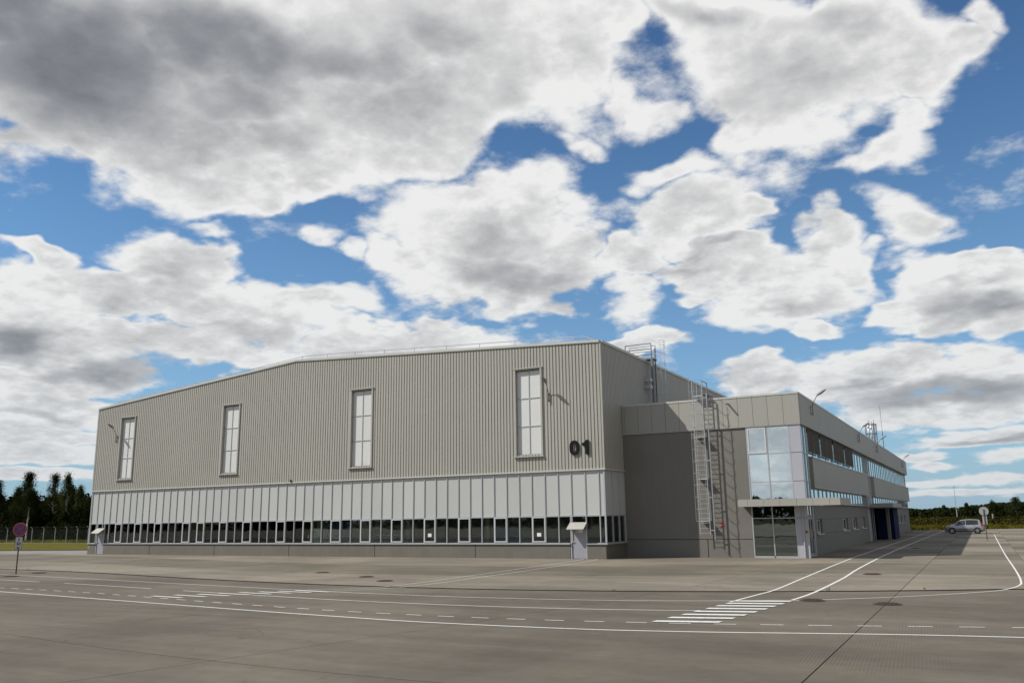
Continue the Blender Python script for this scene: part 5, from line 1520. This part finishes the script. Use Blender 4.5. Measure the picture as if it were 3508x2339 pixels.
def wood_mass(name, m, rows, seed, label, leaf, per):
    """far-off wood that reads as one mass: many crowns of leaf faces with uneven tops"""
    r_ = random.Random(seed); s = MB()
    for (x, y, h, r) in rows:
        for k in range(per):
            t = r_.random() ** 0.8; a = r_.uniform(0, 2 * PI); q = r * (1 - t) ** 0.5 * (0.5 + 0.6 * r_.random()) + 0.15 * r
            p = Vector((x + q * math.cos(a), y + q * math.sin(a), max(0.1, h * t)))
            u = Vector((r_.uniform(-1, 1), r_.uniform(-1, 1), r_.uniform(-1, 1))).normalized() * leaf * r_.uniform(0.6, 1.3)
            v = u.cross(Vector((r_.uniform(-1, 1), r_.uniform(-1, 1), r_.uniform(-1, 1)))).normalized() * leaf * r_.uniform(0.5, 1)
            s.poly([p - u / 2, p + v / 2, p + u / 2, p - v / 2])
    return s.build(name, m, label=label, cat='wood', kind='stuff')


r_ = random.Random(3)
wood_mass('dense_thicket', M_LEAFD, [(r_.uniform(-150, -74), r_.uniform(40, 54), r_.uniform(5.6, 7.6), r_.uniform(1.5, 2.4)) for _ in range(200)] + [(r_.uniform(-124, -76), r_.uniform(31.8, 37), r_.uniform(2.0, 5.0), r_.uniform(0.9, 1.5)) for _ in range(130)],
          5, 'dark dense undergrowth and trees behind the fence on the left', 0.36, 800)
rows = []
for k in range(1000):
    x = r_.uniform(-30, 48); y = 330 + r_.uniform(0, 40)
    rows.append((x, y, 3.3 + r_.uniform(-0.3, 0.7) + max(0, min(x - 5, 26)) * 0.085 + mnoise.noise(Vector((x * 0.15, 0, 0))) * 0.5, r_.uniform(0.8, 1.7)))
wood_mass('distant_wood', M_PINE, rows, 8, 'low dark green wood along the horizon on the right', 0.75, 110)
for (x, y, h, r, lab) in ((12.9, 329, 5.5, 1.2, 'dark conical tree rising out of the distant wood left of the round sign'),
                          (29.3, 327, 7.2, 3.2, 'broad dark tree standing above the distant wood near the right edge'),
                          (21.8, 328, 5.9, 2.4, 'rounded tree in the distant wood just right of the round sign'),
                          (5.2, 328, 4.8, 1.1, 'small tree in the distant wood behind the silver car front')):
    t = empty('distant_tree', (x, y, 0.0), label=lab, cat='tree')
    put('trunk', trunk_mesh(M_BARKD, int(x), h * 0.7, 0.12, 4, r * 0.6), t, (0, 0, 0))
    put('crown', crown_mesh('crown', M_PINE, int(x) + 200, h, r, 2600, 0.45, 0.05, 0.35, 0.1, 30), t, (0, 0, 0))
# woods all round behind the viewer, as the windows mirror them
rows = []
for k in range(520):
    a = R(r_.uniform(40, 320) - 28.5 + 0); d_ = r_.uniform(230, 270)
    if math.degrees(a) % 360 > 318 and False: continue
    rows.append((18 + math.sin(a) * d_, -43 + math.cos(a) * d_, r_.uniform(7.5, 9.5), r_.uniform(5, 8)))
wood_mass('wood_behind', M_LEAFD, rows, 9, 'dark wood across the apron seen only mirrored in the glass', 1.6, 130)

# rough growth between the paving and the far wood
s = MB(); r_ = random.Random(11)
for k in range(9000):
    d_ = r_.random() ** 1.8; x = r_.uniform(-2, 34)
    y = 80.0 + max(0, (x - 11) * 0.75) + 0.4 + d_ * 60
    h = r_.uniform(0.15, 0.40) * (1 + d_ * 0.3); w = r_.uniform(0.03, 0.10) * (1 + 1.5 * d_); a = r_.uniform(0, PI); c, q = math.cos(a) * w, math.sin(a) * w
    s.poly([(x - c, y - q, 0), (x + c, y + q, 0), (x + c * 1.4 + r_.uniform(-.1, .1), y + q, h), (x - c * 0.3, y - q, h * r_.uniform(0.6, 1))])
s.build('tall_grass', leaf_mat('meadow_blades', (0.075, 0.082, 0.016), 0.3, 0.6, 0.2), label='rough yellow green grass beyond the right edge of the paving', cat='grass', kind='stuff')
s = MB()
for k in range(1500):
    y = 112 + 215 * r_.random() ** 1.3; x = r_.uniform(-12, 42); h = r_.uniform(0.3, 1.0)
    for q in range(22):
        p = Vector((x + r_.gauss(0, 0.9), y + r_.gauss(0, 0.9), abs(r_.gauss(0, h * 0.45)) + 0.05))
        u = Vector((r_.uniform(-1, 1), r_.uniform(-1, 1), r_.uniform(-1, 1))).normalized() * 0.40; v = u.cross(Vector((0.3, 0.2, 1))).normalized() * 0.30
        s.poly([p - u / 2, p + v / 2, p + u / 2, p - v / 2])
s.build('scrub', leaf_mat('scrub_leaves', (0.034, 0.036, 0.013), 0.2, 0.6, 0.08), label='brownish scrub between the grass and the distant wood', cat='scrub', kind='stuff')
s = MB()
for k in range(2600):
    x = r_.uniform(-112, -76); y = r_.uniform(28.9, 31.5); h = r_.uniform(0.15, 0.5); w = r_.uniform(0.03, 0.09)
    s.poly([(x - w, y, 0), (x + w, y, 0), (x + w * 0.5 + r_.uniform(-.1, .1), y, h)])
s.build('fence_foot_grass', M_WEED, label='long grass growing along the foot of the perimeter fence', cat='grass', kind='stuff')
# slender mast far off in the meadow
mt = empty('lattice_mast', (10.4, 285.0, 0.0), label='very thin tall pale mast far off in front of the distant wood', cat='mast')
MB().tube([(10.4, 285, 0), (10.4, 285, 3)], 0.14, 6).tube([(10.4, 285, 3), (10.4, 285, 10.6)], [0.11, 0.06], 6).build('mast_pole', M_SGREY, mt)
MB().box(10.2, 10.6, 284.9, 285.1, 10.55, 10.75).build('mast_head', M_GALVD, mt)
mp_ = MB().box(20.3, 20.6, 230, 230.3, 0, 1.7).build('marker_post', M_SGREY, label='short pale post in the meadow right of the round sign', cat='post')
